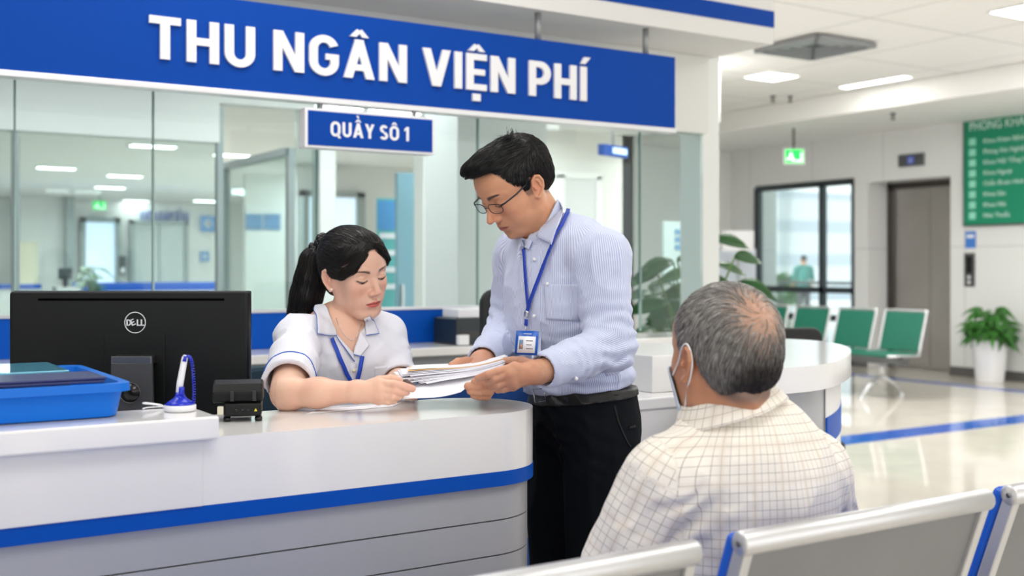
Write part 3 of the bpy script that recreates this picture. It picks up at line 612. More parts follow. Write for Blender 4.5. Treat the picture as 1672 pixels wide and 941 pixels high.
# pale information board near the plant
bb = far_box(1081, 1139, 363, 430, 6.6, .02)
t = thing('information_board', 'pale green information board standing behind the large plant', 'board', (bb[0], 6.6, 0))
MB().box(bb[0], bb[1], 6.58, 6.6, bb[4] - .4, bb[5]).build('sheet', mat('board_pale', (206, 226, 224), .4), t, world=True)
for k in range(3): MB().box(bb[0] + .11 + .0 * k, bb[1] - .03, 6.575, 6.58, bb[5] - .1 - k * .06, bb[5] - .06 - k * .06).build('blue_print', mat('print_blue_%d' % k, (110, 160, 196), .5), t, world=True)
for x in (bb[0] + .03, bb[1] - .03): MB().box(x - .012, x + .012, 6.6, 6.62, 0, bb[4] - .1).build('leg', M['steel'], t, world=True)
# white notice stand near the window
p = PD(1205, 385, 14.3)
t = thing('notice_stand', 'white notice plate on a pole beside the lobby window', 'stand', (p.x, p.y, 0), -YAW)
MB().box(-.2, .2, -.01, .01, 1.52, 1.78).build('plate', M['white_plastic'], t); MB().lathe([(.15, 0), (.15, .02), (.015, .03), (.015, 1.52)], n=14).build('pole', M['steel'], t)
p = PD(1204, 442, 15.0)
t = thing('white_cabinet', 'pale white-blue cabinet behind the large plant at the lobby side', 'cabinet', (p.x, p.y, 0), -YAW)
MB().box(-.25, .25, 0, .35, 0.02, 1.56).build('body', mat('pale_blue_white', (222, 232, 244), .3), t, bevel=.01); MB().box(-.2, .2, -.01, 0, .1, 1.0).build('door', M['white_plastic'], t)
# ================================================================= DESK THINGS
p = PD(210, 500, 2.55)
t = thing('computer_monitor', 'large black monitor seen from behind with round DELL logo', 'monitor', (p.x, p.y, .80), -YAW)
W2 = .2735
b = MB(); b.box(-W2, W2, .0, .022, .116, .447); b.build('back_shell', M['black'], t, bevel=.008, seg=3)
MB().box(-W2 + .001, W2 - .001, .022, .034, .115, .448).build('bezel', M['black_gloss'], t, bevel=.003)
MB().box(-W2 + .012, W2 - .012, .034, .0345, .128, .436).build('screen', mat('screen_lit', (60, 80, 110), .2, emit=(120, 150, 190), es=.5), t)
MB().box(-.206, .218, -.0012, .0, .4255, .431).build('slot_dark_strip', M['slot_shade'], t)  # thin strip on the shell, its black painting the shade of a groove
MB().box(-.053, .083, -.003, .0, .155, .352).build('mount_plate', M['black'], t, bevel=.002)
lx, lz = (221 - 210) / FPX * 2.55, CH + (438 - 527) / FPX * 2.55 - .80
b = MB(); b.tube([(lx + .0235 * math.cos(a), -.0015, lz + .0235 * math.sin(a)) for a in np.linspace(0, 2 * PI, 48, endpoint=False)], .0013, 6, closed=True)
bm_ = mat('logo_silver', (214, 216, 220), .3, .2); b.build('logo_ring', bm_, t)
x = lx - .0200
for ch, dx in (('D', 0), ('E', .0122), ('L', .0236), ('L', .0326)):
    P, w = glyph(ch); b = MB(); rot = Matrix.Rotation(math.radians(24), 2) if ch == 'E' else Matrix.Identity(2)
    for q in P:
        b.prism([tuple(rot @ Vector((p_[0] * .0160, p_[1] * .0145))) for p_ in q], 0, .0010, mtx=frame((x + dx + (.001 if ch == 'E' else 0), -.0008, lz - .0072 - (.0005 if ch == 'E' else 0)), (1, 0, 0), (0, 0, 1), (0, -1, 0)))
    b.build('logo_letter', bm_, t)
sx0, sx1 = -.026, .070; yst = -.045; b = MB()
b.prism([(sx0 + .002, .303), (sx1 - .003, .303), (sx1 + .004, .01), (sx0 - .006, .01)], 0, .012, mtx=frame((0, yst, 0), (1, 0, 0), (0, 0, 1), (0, 1, 0)))
st_ = b.build('stand', M['dark_grey'], t, bevel=.002)
MB().box(sx0 + .002, sx1 - .003, yst - .001, .0, .285, .303).build('stand_hinge', M['steel_dark'], t, bevel=.002)
hx, hz = (224 - 210) / FPX * 2.5, CH + (438 - 642) / FPX * 2.5 - .80
MB().lathe([(.0225, 0), (.0225, .0022)], n=36, mtx=Matrix.Translation((hx, yst - .0002, hz)) @ Matrix.Rotation(PI / 2, 4, 'X')).build('hole_dark_disc', M['black_gloss'], st_)  # black disc laid on the solid stand, painting the dark of an opening
MB().tube([(hx + .0228 * math.cos(a), yst - .002, hz + .0228 * math.sin(a)) for a in np.linspace(0, 2 * PI, 40, endpoint=False)], .0009, 6, closed=True).build('hole_rim', M['steel_dark'], st_)
MB().box(-.10, .14, -.10, .08, .0005, .012).build('stand_base', M['dark_grey'], t, bevel=.004)
MB().box(.082, .116, -.0012, 0, .135, .155).build('rating_label', mat('label_grey', (120, 122, 124), .6), t)
# blue tray
def rrect(x0, x1, y0, y1, r, n=6):
    out = []
    for cx, cy, a0 in ((x1 - r, y0 + r, -90), (x1 - r, y1 - r, 0), (x0 + r, y1 - r, 90), (x0 + r, y0 + r, 180)):
        out += [(cx + r * math.cos(math.radians(a0 + 90 * k / n)), cy + r * math.sin(math.radians(a0 + 90 * k / n))) for k in range(n + 1)]
    return out
t = thing('storage_tray', 'bright blue plastic tray holding folders on the raised ledge', 'tray', (.17, 2.21, 1.0405))
b = MB(); loops = []
for ins, z in ((.024, .0), (.018, .002), (.010, .046), (.012, .048), (.0, .048), (-.001, .046), (.0, .060), (.002, .061), (.015, .060), (.016, .058), (.024, .006), (.028, .004)):
    loops.append([(x_, y_, z) for x_, y_ in rrect(-.32 + ins, .32 - ins, -.215 + ins, .215 - ins, .03)])
n = len(loops[0]); vs = [p_ for L_ in loops for p_ in L_]; fs = [(i * n + k, i * n + (k + 1) % n, (i + 1) * n + (k + 1) % n, (i + 1) * n + k) for i in range(len(loops) - 1) for k in range(n)]
fs += [tuple(range(n))[::-1], tuple((len(loops) - 1) * n + k for k in range(n))]
b.add(vs, fs, 0, True); o = b.build('shell', M['tray_blue'], t); 
md = o.modifiers.new('edge', 'EDGE_SPLIT'); md.split_angle = math.radians(40)
t = tag(MB().box(-.12, .40, 2.06, 2.37, 1.0455, 1.0985).build('document_stack', M['paper'], bevel=.001), 'pale stack of documents lying inside the blue tray', 'papers')
t = tag(MB().box(-.14, .415, 2.15, 2.36, 1.099, 1.1145).build('document_sleeve', mat('teal_sleeve', (92, 176, 206), .12, coat=.6), bevel=.002), 'glossy teal plastic document sleeve on top of the papers in the tray', 'folder')
MB().box(-.14, .414, 2.149, 2.15, 1.1035, 1.1055).box(-.14, .414, 2.149, 2.15, 1.109, 1.1100).build('white_edge', M['paper'], t)
t = tag(MB().box(-.14, .445, 2.004, 2.135, 1.1022, 1.1075).box(-.14, .447, 2.003, 2.136, 1.108, 1.1125).build('folder', M['navy'], bevel=.0015), 'dark navy folder resting along the front rim of the blue tray', 'folder')
# pen holder
p = PZ(294, 671, 1.0405)
t = thing('desk_pen_holder', 'white and blue counter pen standing in round holder with coiled cord', 'pen holder', (p.x, p.y, 1.0405), -YAW)
MB().lathe([(.026, 0), (.0285, .001), (.0285, .010), (.027, .0115)], n=40).build('base', M['white_plastic'], t)
MB().lathe([(.0265, .0115), (.0265, .013), (.020, .018), (.012, .023), (.0085, .028), (.0075, .034)], n=36).build('dome', M['pen_blue'], t)
MB().tube([(-.002, 0, .03), (.0, 0, .05), (.0085, 0, .096), (.010, 0, .101)], [.0060, .0062, .0056, .0035], 14).build('pen_barrel', M['white_plastic'], t)
MB().tube([(.003, -.004, .026), (.004, -.0035, .044)], [.0050, .0052], 10).build('pen_tip', M['pen_blue'], t)
MB().tube([(.0085, -.003, .090), (.0105, -.0025, .100)], [.0040, .0030], 10).build('pen_cap', M['pen_blue'], t)
path = cr([(.010, 0, .100), (.017, 0, .098), (.022, 0, .085), (.0245, 0, .06), (.0255, 0, .035), (.024, .002, .012)], 30); hp = []
for i, q in enumerate(path):
    a = i * 1.15; hp.append((q[0] + .0026 * math.cos(a), q[1] + .0026 * math.sin(a), q[2] + .0008 * math.sin(a)))
MB().tube(hp, .0011, 6).build('coil_cord', M['pen_blue'], t)
p = PZ(250, 668, 1.0405)
t = tag(MB().tube([(p.x + .018 * math.cos(a) * (1 + .2 * math.sin(2 * a)), p.y + .010 * math.sin(a), 1.0425 + .010 * max(0, math.sin(a * .5)) ) for a in np.linspace(0, 2 * PI * 1.6, 50)], .0014, 8).build('cable', M['white_plastic']), 'small white looped cable beside the pen holder', 'cable')
# card reader / small black device
p = PZ(396, 689, 1.0005)
t = thing('card_reader', 'small scuffed black desktop card reader on the lower counter', 'device', (p.x, p.y, 1.0005), math.radians(-22))
MB().box(-.036, .036, .0, .075, .010, .036).build('base', M['black'], t, bevel=.004)
b = MB(); m = frame((-.044, 0, 0), (0, 1, 0), (0, 0, 1), (1, 0, 0))
b.prism([(.010, .036), (.085, .036), (.085, .072), (.050, .078), (.020, .072), (.006, .058)], -.014, .082, mtx=m); b.build('upper_body', M['black'], t, bevel=.004)
for x_ in (-.030, .030): MB().lathe([(.007, 0), (.0075, .005), (.006, .010)], (x_, .012, 0), 14).build('foot', M['black_gloss'], t)
for x_ in (-.020, .022): MB().box(x_ - .004, x_ + .004, -.002, .010, .040, .060).build('prong', M['black_gloss'], t, bevel=.001)
MB().box(-.048, -.036, .0, .015, .014, .030).build('plug', mat('ivory', (226, 222, 200), .5), t, bevel=.002)
MB().prism([(.022, .020), (.028, .020), (.025, .026)], 0, .0006, mtx=frame((0, -.0002, 0), (1, 0, 0), (0, 0, 1), (0, -1, 0))).build('yellow_mark', mat('yellow_mark', (220, 210, 40), .5), t)
for x_ in (-.012, .0, .010): MB().lathe([(.003, 0), (.003, .001)], n=12, mtx=Matrix.Translation((x_, 0, .022)) @ Matrix.Rotation(PI / 2, 4, 'X')).build('button', M['black_gloss'], t)
# sheaf of papers held between the two
def PVv(u, v, D): w_ = PD(u, v, D); return np.array(w_)
rn = np.random.RandomState(4)
def sheet(name, q, th, m, sag=.004, n=10, label=None, cat='paper', group=None):
    a, b_, c, d = q; V = []
    for s_ in np.linspace(0, 1, n + 1):
        for tt in np.linspace(0, 1, n + 1):
            P = (a * (1 - tt) + b_ * tt) * (1 - s_) + (d * (1 - tt) + c * tt) * s_; P = P + np.array([0, 0, -sag * math.sin(PI * tt) + .002 * math.sin(PI * tt * 2)]); V.append(P)
    N = (n + 1) ** 2; V = V + [p_ + np.array([0, 0, th]) for p_ in V]; F = []; qd = lambda i, j: i * (n + 1) + j
    for i in range(n):
        for j in range(n): F += [(qd(i, j), qd(i + 1, j), qd(i + 1, j + 1), qd(i, j + 1)), (N + qd(i, j), N + qd(i, j + 1), N + qd(i + 1, j + 1), N + qd(i + 1, j))]
    rim = [qd(0, j) for j in range(n)] + [qd(i, n) for i in range(n)] + [qd(n, j) for j in range(n, 0, -1)] + [qd(i, 0) for i in range(n, 0, -1)]
    for k in range(len(rim)): F.append((rim[k], rim[(k + 1) % len(rim)], N + rim[(k + 1) % len(rim)], N + rim[k]))
    o = MB().add(V, F).build(name, m)
    return tag(o, label, cat, group)
low = [PVv(640, 655, 2.325), PVv(752, 641, 2.36), PVv(814, 597, 2.44), PVv(684, 626, 2.45)]
sheet('paper_sheet', low, .0012, M['paper'], .003, label='broad white bottom sheet sloping down to the counter under the sheaf', cat='paper')
bot = [PVv(689, 629, 2.395), PVv(822, 598, 2.41), PVv(823, 592, 2.55), PVv(655, 612, 2.53)]
top = [PVv(668, 604, 2.42), PVv(828, 584.5, 2.44), PVv(827, 579.5, 2.58), PVv(674, 597.5, 2.56)]
NS = 13; sm_ = [mat('paper_white_%d' % k, c, .75) for k, c in enumerate(((242, 242, 248), (230, 230, 242), (236, 236, 246)))]; om = mat('paper_orange', (236, 196, 140), .7)
for k in range(NS):
    f = k / (NS - 1); q = [b_ * (1 - f) + t_ * f for b_, t_ in zip(bot, top)]; ax_ = (q[1] - q[0]); ax_ = ax_ / np.linalg.norm(ax_)
    jl = (rn.uniform(-.012, .012) if k < NS - 2 else 0) - .020 * math.sin(PI * f) * 1.0; jr = rn.uniform(-.004, .003)
    fr_ = np.array([-FW[0], -FW[1], 0]) * (rn.uniform(-.006, .004) if k < NS - 2 else 0)
    q = [q[0] + ax_ * jl + fr_, q[1] + ax_ * jr + fr_, q[2] + ax_ * jr, q[3] + ax_ * jl]
    lb = 'white sheets in the middle of the sheaf held by the man and woman'; gp = 'sheets in the middle of the sheaf'
    if k == NS - 1: lb, gp = 'topmost white sheet of the sheaf held over the counter', None
    if k == NS - 2: lb, gp = 'pale orange-edged sheet just under the top of the sheaf', None
    sheet('paper_sheet', q, .0013 + .0004 * (k % 2), om if k == NS - 2 else sm_[k % 3], .005 + .003 * f, label=lb, cat='paper', group=gp)
# flat paper on the counter by the receptionist's arm
a = PZ(500, 672, 1.001); b_ = PZ(640, 660, 1.001)
t = tag(MB().add([PVv(500, 676, .299 * FPX / 238), PVv(640, 664, .299 * FPX / 226), PVv(655, 658, .299 * FPX / 220), PVv(520, 669, .299 * FPX / 231)], [(0, 1, 2, 3)]).build('loose_sheet', M['paper'], solid=.0008), "flat white sheet on the counter under the receptionist's forearm", 'paper')
# ================================================================= CHAIRS
def office_chair(name, label, loc, rz, top_z, w, mb_, seat_z=.50):
    t = thing(name, label, 'office chair', (loc[0], loc[1], 0), rz, None); h = top_z - seat_z - .10
    b = MB(); m = frame((0, 0, 0), (1, 0, 0), (0, 0, 1), (0, -1, 0))
    b.prism(rrect(-w / 2, w / 2, seat_z + .10, top_z, .05), -.22, -.255 + .07, mtx=m); b.build('backrest', mb_, t, bevel=.012)
    MB().prism(rrect(-w / 2, w / 2, -.22, .20, .06), seat_z - .05, seat_z).build('seat', mb_, t, bevel=.015)
    MB().tube([(0, .12, seat_z - .06), (0, .25, seat_z - .02), (0, .25, seat_z + .2)], .018).build('back_support', M['black'], t)
    MB().lathe([(.026, .09), (.026, .28), (.016, .281), (.016, seat_z - .05)], n=16).build('gas_column', M['chrome'], t)
    for k in range(5):
        a = k * 2 * PI / 5 + .3; MB().tube([(0, 0, .10), (.26 * math.cos(a), .26 * math.sin(a), .07)], [.024, .016]).build('base_arm', M['black'], t)
        MB().ball((.26 * math.cos(a), .26 * math.sin(a), .032), .031, 12).build('caster', M['black_gloss'], t)
    return t
blk = mat('chair_black', (24, 26, 28), .6, bump=.2); blu = mat('chair_blue', (20, 76, 150), .7, bump=.2); tea = mat('chair_teal', (26, 56, 72), .7, bump=.2)
p = PD(884, 500, 3.65); office_chair('office_chair', 'tall black office chair behind the standing man beside the printer', p, -YAW + .2, 1.228, .34, blk, .60)
p = PD(768, 640, 3.1); office_chair('office_chair', 'blue office chair glimpsed under the papers behind the counter', p, -YAW, 1.0, .34, blu, .52)
p = PD(556, 620, 2.86); office_chair('office_chair', 'dark teal chair the receptionist sits on', p, -YAW + .45, 1.04, .44, tea, .585)
p = PD(1292, 550, 5.2); office_chair('office_chair', 'black chair whose top shows above the rounded side counter', p, -YAW, 1.012, .40, blk, .52)
# printer and paper on the back counter
a = PY(748, 0, 4.13)
t = thing('printer', 'dark printer with paper on top on the back counter', 'printer', (a.x, 4.25, .9705))
MB().box(0, .30, -.10, .10, .0, .115).build('casing', mat('printer_dark', (30, 40, 46), .4), t, bevel=.006)
MB().box(.02, .28, -.102, -.10, .03, .06).build('output_slot', M['black_gloss'], t)
MB().box(.0, .05, -.13, -.103, .002, .045).build('tray', M['white_plastic'], t, bevel=.003)
t = tag(MB().box(a.x + .03, a.x + .25, 4.18, 4.32, 1.086, 1.122).build('paper_ream', M['paper'], bevel=.002), 'white ream of paper lying on the dark printer', 'paper')
# crumpled bag on side counter
p = PZ(1052, 634, .9705); rn2 = np.random.RandomState(5); b = MB(); b.ball((p.x, p.y, .9705 + .022), .024, 14)
b.v = [(x_ + rn2.uniform(-.006, .006), y_ + rn2.uniform(-.006, .006), max(.9706, z_ + rn2.uniform(-.006, .009))) for x_, y_, z_ in b.v]; b.smooth = [False] * len(b.smooth)
tag(b.build('crumpled_bag', mat('thin_plastic', (214, 214, 216), .3, spec=.7)), 'small crumpled translucent bag on the side counter beside the raised box', 'bag')
# ================================================================= WAITING BENCH (foreground)
bench = thing('waiting_bench', 'steel waiting bench in the foreground with grey backs, silver top rails and blue pads', 'bench', (1.4, 1.3, 0))
rec = math.radians(19); BY = 1.155; ZT = .912
gback = mat('perforated_grey', (138, 139, 142), .45, .35, noise=.06, nscale=6)
def seat_unit(x0, x1, n_=0):
    m = Matrix.Translation((0, BY, ZT)) @ Matrix.Rotation(rec, 4, 'X')     # local: z up the back, y away from the camera
    o = MB().tube([(x0 - .004, 0, 0), (x0, 0, 0), (x1, 0, 0), (x1 + .004, 0, 0)], [.0145, .018, .018, .0145], 20)
    o.v = [tuple(m @ Vector(v)) for v in o.v]; r_ = o.build('top_rail', M['steel'], bench, world=True)
    for x_, s_ in ((x0 - .0045, -1), (x1 + .0045, 1)):
        q = MB().lathe([(.0045, 0), (.0045, .001)], n=16, mtx=m @ Matrix.Translation((x_, 0, 0)) @ Matrix.Rotation(s_ * PI / 2, 4, 'Y')); q.build('end_screw', M['steel_dark'], r_, world=True)
    MB().box(x0 + .018, x1 - .018, -.004, .004, -.44, -.010, mtx=m).build('back_panel', gback, bench, world=True)
    for x_ in (x0 + .009, x1 - .009): MB().box(x_ - .009, x_ + .009, -.012, .012, -.46, -.006, mtx=m).build('side_frame', M['steel'], bench, world=True, bevel=.003)
    MB().box(x0 - .006 + .01, x1 - .01, .016, .038, -.40, -.001, mtx=m).build('back_pad', M['blue_pad'], bench, world=True, bevel=.012, seg=3)
    yb = BY + .46 * math.sin(rec); zb = ZT - .46 * math.cos(rec)
    MB().box(x0 + .01, x1 - .01, yb + .03, yb + .46, zb - .05, zb - .03).build('seat', gback, bench, world=True, bevel=.006)
    MB().box(x0 + .015, x1 - .015, yb + .035, yb + .45, zb - .0295, zb + .004).build('seat_pad', M['blue_pad'], bench, world=True, bevel=.012)
XS = [(.47, 1.03), (1.118, 1.678), (1.745, 2.305), (-.165, .395)]
for a_, b_ in XS: seat_unit(a_, b_)
yb = BY + .46 * math.sin(rec); zb = ZT - .46 * math.cos(rec)
MB().box(-.2, 2.34, yb + .16, yb + .22, zb - .11, zb - .051).build('beam', M['steel_dark'], bench, world=True, bevel=.004)
for x_ in (.43, 1.71):
    MB().tube([(x_, yb + .19, zb - .08), (x_, yb + .19, .12)], .025).tube([(x_, yb - .08, .03), (x_, yb + .19, .12), (x_, yb + .46, .03)], .02).box(x_ - .03, x_ + .03, yb - .12, yb - .05, 0, .02).box(x_ - .03, x_ + .03, yb + .43, yb + .50, 0, .02).build('leg', M['steel'], bench, world=True)
# ================================================================= GREEN SEATS (lobby)
gb = thing('gang_bench', 'row of four green seats with chrome frames in the lobby before the elevator', 'bench', (9.45, 8.3, 0))
for k in range(4):
    yc = 7.50 + k * .62; m = Matrix.Translation((9.45, yc, .46)) @ Matrix.Rotation(math.radians(16), 4, 'Y')
    fr = MB(); fr.tube([m @ Vector(v) for v in cr([(-.0, -.25, -.04), (.0, -.25, .2), (.0, -.25, .40), (.0, -.22, .42), (.0, .22, .42), (.0, .25, .40), (.0, .25, .2), (.0, .25, -.04)], 3)], .014, 8)
    fr.build('seat_frame', M['steel'], gb, world=True)
    MB().box(-.012, .012, -.235, .235, -.0, .405, mtx=m).build('backrest', M['green_seat'], gb, world=True, bevel=.01)
    MB().box(9.45 - .46, 9.45 - .02, yc - .24, yc + .24, .42, .455).build('seat', M['green_seat'], gb, world=True, bevel=.015)
    for s_ in (-1, 1): MB().tube([(9.45 - .48, yc + s_ * .25, .435), (9.45, yc + s_ * .25, .42)], .013).build('side_rail', M['steel'], gb, world=True)
MB().box(9.45 - .30, 9.45 - .22, 7.2, 9.65, .34, .41).build('beam', M['steel_dark'], gb, world=True, bevel=.005)
for yc in (7.50, 8.43, 9.36):
    b = MB(); b.tube([(9.19, yc, .36), (9.19, yc, .20)], .022)
    for dx in (-.30, .30): b.tube([(9.19, yc, .22), (9.19 + dx * .6, yc, .13), (9.19 + dx, yc, .02)], .018); b.lathe([(.03, 0), (.03, .015), (.015, .03)], (9.19 + dx, yc, 0), 12)
    b.build('leg', M['steel'], gb, world=True)
# ================================================================= PLANTS
def leaf_mesh(b, base, d, up, L, W_, droop, mi=0):
    d = Vector(d).normalized(); up = Vector(up); s_ = d.cross(up).normalized(); P = []
    for i in range(7):
        t_ = i / 6; w_ = W_ * math.sin(PI * min(1, t_ * .93 + .05)) ** .8 * (1 - .25 * t_); c = Vector(base) + d * L * t_ + Vector((0, 0, -droop * t_ * t_ * L)) 
        P.append([tuple(c + s_ * w_ * k + Vector((0, 0, -abs(k) * w_ * -.25))) for k in (-1, -.5, 0, .5, 1)])
    b.grid(P, mi)
t = thing('potted_plant', 'small bushy green plant in tall white pot beside the elevator wall', 'potted plant', (11.40, 7.80, 0))
MB().lathe([(.145, 0), (.15, .01), (.195, .47), (.20, .49), (.185, .495), (.18, .46), (.0, .455)], n=36).build('pot', M['white_plastic'], t)
MB().lathe([(.178, .44), (.0, .466)], n=24).build('soil', M['soil'], t)
rn3 = np.random.RandomState(12); sb = MB(); fb = MB()
for k in range(34):
    a = rn3.uniform(0, 2 * PI); r_ = rn3.uniform(.03, .20); h_ = rn3.uniform(.12, .50) * (1 - .5 * r_ / .2); e = Vector((r_ * math.cos(a), r_ * math.sin(a), .46 + h_)); sb.tube([(e.x * .25, e.y * .25, .45), e], .005, 5)
    for j in range(7):
        a2 = a + rn3.uniform(-1.6, 1.6); leaf_mesh(fb, e - Vector((0, 0, rn3.uniform(0, .12))), (math.cos(a2), math.sin(a2), rn3.uniform(-.1, .75)), (-.6, -.5, 1), rn3.uniform(.14, .24), rn3.uniform(.026, .042), rn3.uniform(.3, .9))
sb.build('stems', M['stem'], t); fb.build('foliage', M['leaf'], t, solid=.001)['kind'] = 'stuff'
p = PD(146, 440, 17.6); t = thing('potted_plant', 'blurred bushy plant in a pale pot far back in the hall behind the glass', 'potted plant', (p.x, p.y, 0))
MB().lathe([(.15, 0), (.20, .6), (.21, .62), (.18, .60), (.0, .58)], n=24).build('pot', M['white_plastic'], t)
fb = MB()
for k in range(90):
    a2 = rn3.uniform(0, 2 * PI); leaf_mesh(fb, (rn3.uniform(-.08, .08), rn3.uniform(-.08, .08), rn3.uniform(.65, 1.30)), (math.cos(a2), math.sin(a2), rn3.uniform(.0, .8)), (-.6, -.5, 1), rn3.uniform(.20, .34), rn3.uniform(.03, .05), rn3.uniform(.3, .9))
fb.build('foliage', M['leaf'], t, solid=.001)['kind'] = 'stuff'; MB().tube([(0, 0, .58), (0, 0, 1.3)], .015).build('stem', M['stem'], t)
t = thing('potted_plant', 'large broad-leaved plant behind the glass end of the counter', 'potted plant', (4.33, 4.86, 0))
MB().lathe([(.15, 0), (.155, .01), (.20, .42), (.21, .44), (.19, .445), (.18, .40), (.0, .395)], n=36).build('pot', M['white_plastic'], t)
MB().lathe([(.178, .39), (.0, .41)], n=24).build('soil', M['soil'], t)
LV = [(1066, 434, 70, -20), (1100, 448, 62, 20), (1075, 470, 62, -30), (1108, 476, 62, 10), (1130, 452, 60, 0), (1058, 500, 66, -20), (1090, 505, 70, 10), (1070, 532, 66, -10), (1104, 530, 66, 20), (1128, 500, 56, 30), (1132, 428, 54, -10), (1196, 393, 56, 25), (1222, 420, 50, 45), (1172, 456, 50, 0), (1196, 438, 48, -20), (1236, 466, 60, 10), (1150, 480, 55, -20), (1050, 450, 50, 0), (1045, 478, 45, 20), (1086, 552, 60, 0), (1120, 548, 60, 10), (1160, 520, 60, 0), (1050, 540, 50, 20), (1190, 500, 55, 0), (1215, 520, 50, 10)]
sb = MB()
for k, (u, v, s_, tl) in enumerate(LV):
    D = 6.35 + rn3.uniform(-.22, .22); e = PD(u, v, D) - Vector((4.33, 4.86, 0)); L_ = s_ * D / FPX * 1.05
    dr = 1 if u > 1128 else -1; dd = Vector(VW(dr * math.cos(math.radians(tl)), rn3.uniform(-.8, .3), -.1 + math.sin(math.radians(tl)) * .2))
    root_ = Vector((rn3.uniform(-.05, .05), rn3.uniform(-.05, .05), .40)); st0 = e - dd.normalized() * L_ * .5
    sb.tube(cr([tuple(root_), tuple((root_ * .45 + st0 * .55) + Vector((0, 0, .12))), tuple(st0)], 6), .0055, 6)
    b = MB(); leaf_mesh(b, st0, dd, Vector((-FW[0], -FW[1], rn3.uniform(.3, 1.3))), L_, L_ * .27, rn3.uniform(.1, .4)); b.build('leaf', M['leaf_big'], t, solid=.001)
sb.build('stems', M['stem'], t)
# ================================================================= SCULPTING LIBRARY (signed distance fields -> one smooth mesh)
A = lambda *x: np.array(x, dtype=np.float32)
def PV(u, v, D): return A((u - UC) / FPX * D, D, CH + (VH - v) / FPX * D)        # pixel + distance -> view-aligned metres
def nrm(v): v = np.asarray(v, dtype=np.float32); return v / (np.linalg.norm(v) + 1e-9)
def smin(a, b, k):
    if k <= 0: return np.minimum(a, b)
    h = np.maximum(k - np.abs(a - b), 0) / k
    return np.minimum(a, b) - h * h * k * .25
class Sdf:
    def __init__(s): s.ops = []
    def _a(s, f, op, k): s.ops.append((f, op, k)); return s
    def ell(s, c, r, k=.01, op='u', R=None):
        c = A(*c); r = A(*r); R = None if R is None else np.asarray(R, dtype=np.float32)
        def f(P):
            q = P - c
            if R is not None: q = q @ R
            k0 = np.sqrt(((q / r) ** 2).sum(1)); k1 = np.sqrt(((q / (r * r)) ** 2).sum(1)) + 1e-9
            return k0 * (k0 - 1) / k1
        return s._a(f, op, k)
    def cone(s, a, b, ra, rb, k=.01, op='u'):
        a = A(*a); b = A(*b); d = b - a; L = float(d @ d) + 1e-12
        def f(P):
            q = P - a; h = np.clip((q @ d) / L, 0, 1)
            return np.linalg.norm(q - h[:, None] * d, axis=1) - (ra + (rb - ra) * h)
        return s._a(f, op, k)
    def chain(s, pts, rs, k=.01, op='u', kj=None):
        pts = [A(*p) for p in pts]
        def f(P):
            o = None
            for i in range(len(pts) - 1):
                a, b = pts[i], pts[i + 1]; d = b - a; L = float(d @ d) + 1e-12; q = P - a; h = np.clip((q @ d) / L, 0, 1)
                e = np.linalg.norm(q - h[:, None] * d, axis=1) - (rs[i] + (rs[i + 1] - rs[i]) * h)
                o = e if o is None else (np.minimum(o, e) if not kj else smin(o, e, kj))
            return o
        return s._a(f, op, k)
    def flat(s, a, b, ra, rb, n, sq, k=.01, op='u'):   # tapered capsule flattened along n by factor sq
        a = A(*a); b = A(*b); n = nrm(n)
        def f(P):
            q = P - a; q = q + np.outer(q @ n, n) * (1 / sq - 1); d = b - a; d = d + n * (d @ n) * (1 / sq - 1); L = float(d @ d) + 1e-12
            h = np.clip((q @ d) / L, 0, 1)
            return (np.linalg.norm(q - h[:, None] * d, axis=1) - (ra + (rb - ra) * h)) * max(sq, .6)
        return s._a(f, op, k)
    def disk(s, a, b, ra, rb, k=.0, op='u'):      # tapered capsule cut flat at both ends
        a = A(*a); b = A(*b); d = b - a; L = float(np.linalg.norm(d)); t = d / L
        def f(P):
            q = P - a; h = q @ t; rad = np.linalg.norm(q - h[:, None] * t, axis=1) - (ra + (rb - ra) * np.clip(h / L, 0, 1))
            return np.maximum(rad, np.abs(h - L / 2) - L / 2)
        return s._a(f, op, k)
    def plane(s, p, n, k=.003, op='i'):           # keep the side the normal points away from
        p = A(*p); n = nrm(n); return s._a(lambda P: (P - p) @ n, op, k)
    def fn(s, f, op='u', k=.0): return s._a(f, op, k)
    def disp(s, f): s.ops.append((f, 'd', 0)); return s
    def __call__(s, P):
        d = None
        for f, op, k in s.ops:
            e = f(P)
            if d is None: d = e
            elif op == 'u': d = smin(d, e, k)
            elif op == 's': d = -smin(-d, e, k)
            elif op == 'i': d = -smin(-d, -e, k)
            elif op == 'd': d = d + e
        return d
def evalc(f, P, n=150000):
    return np.concatenate([f(P[i:i + n]) for i in range(0, len(P), n)]) if len(P) else np.zeros(0, np.float32)
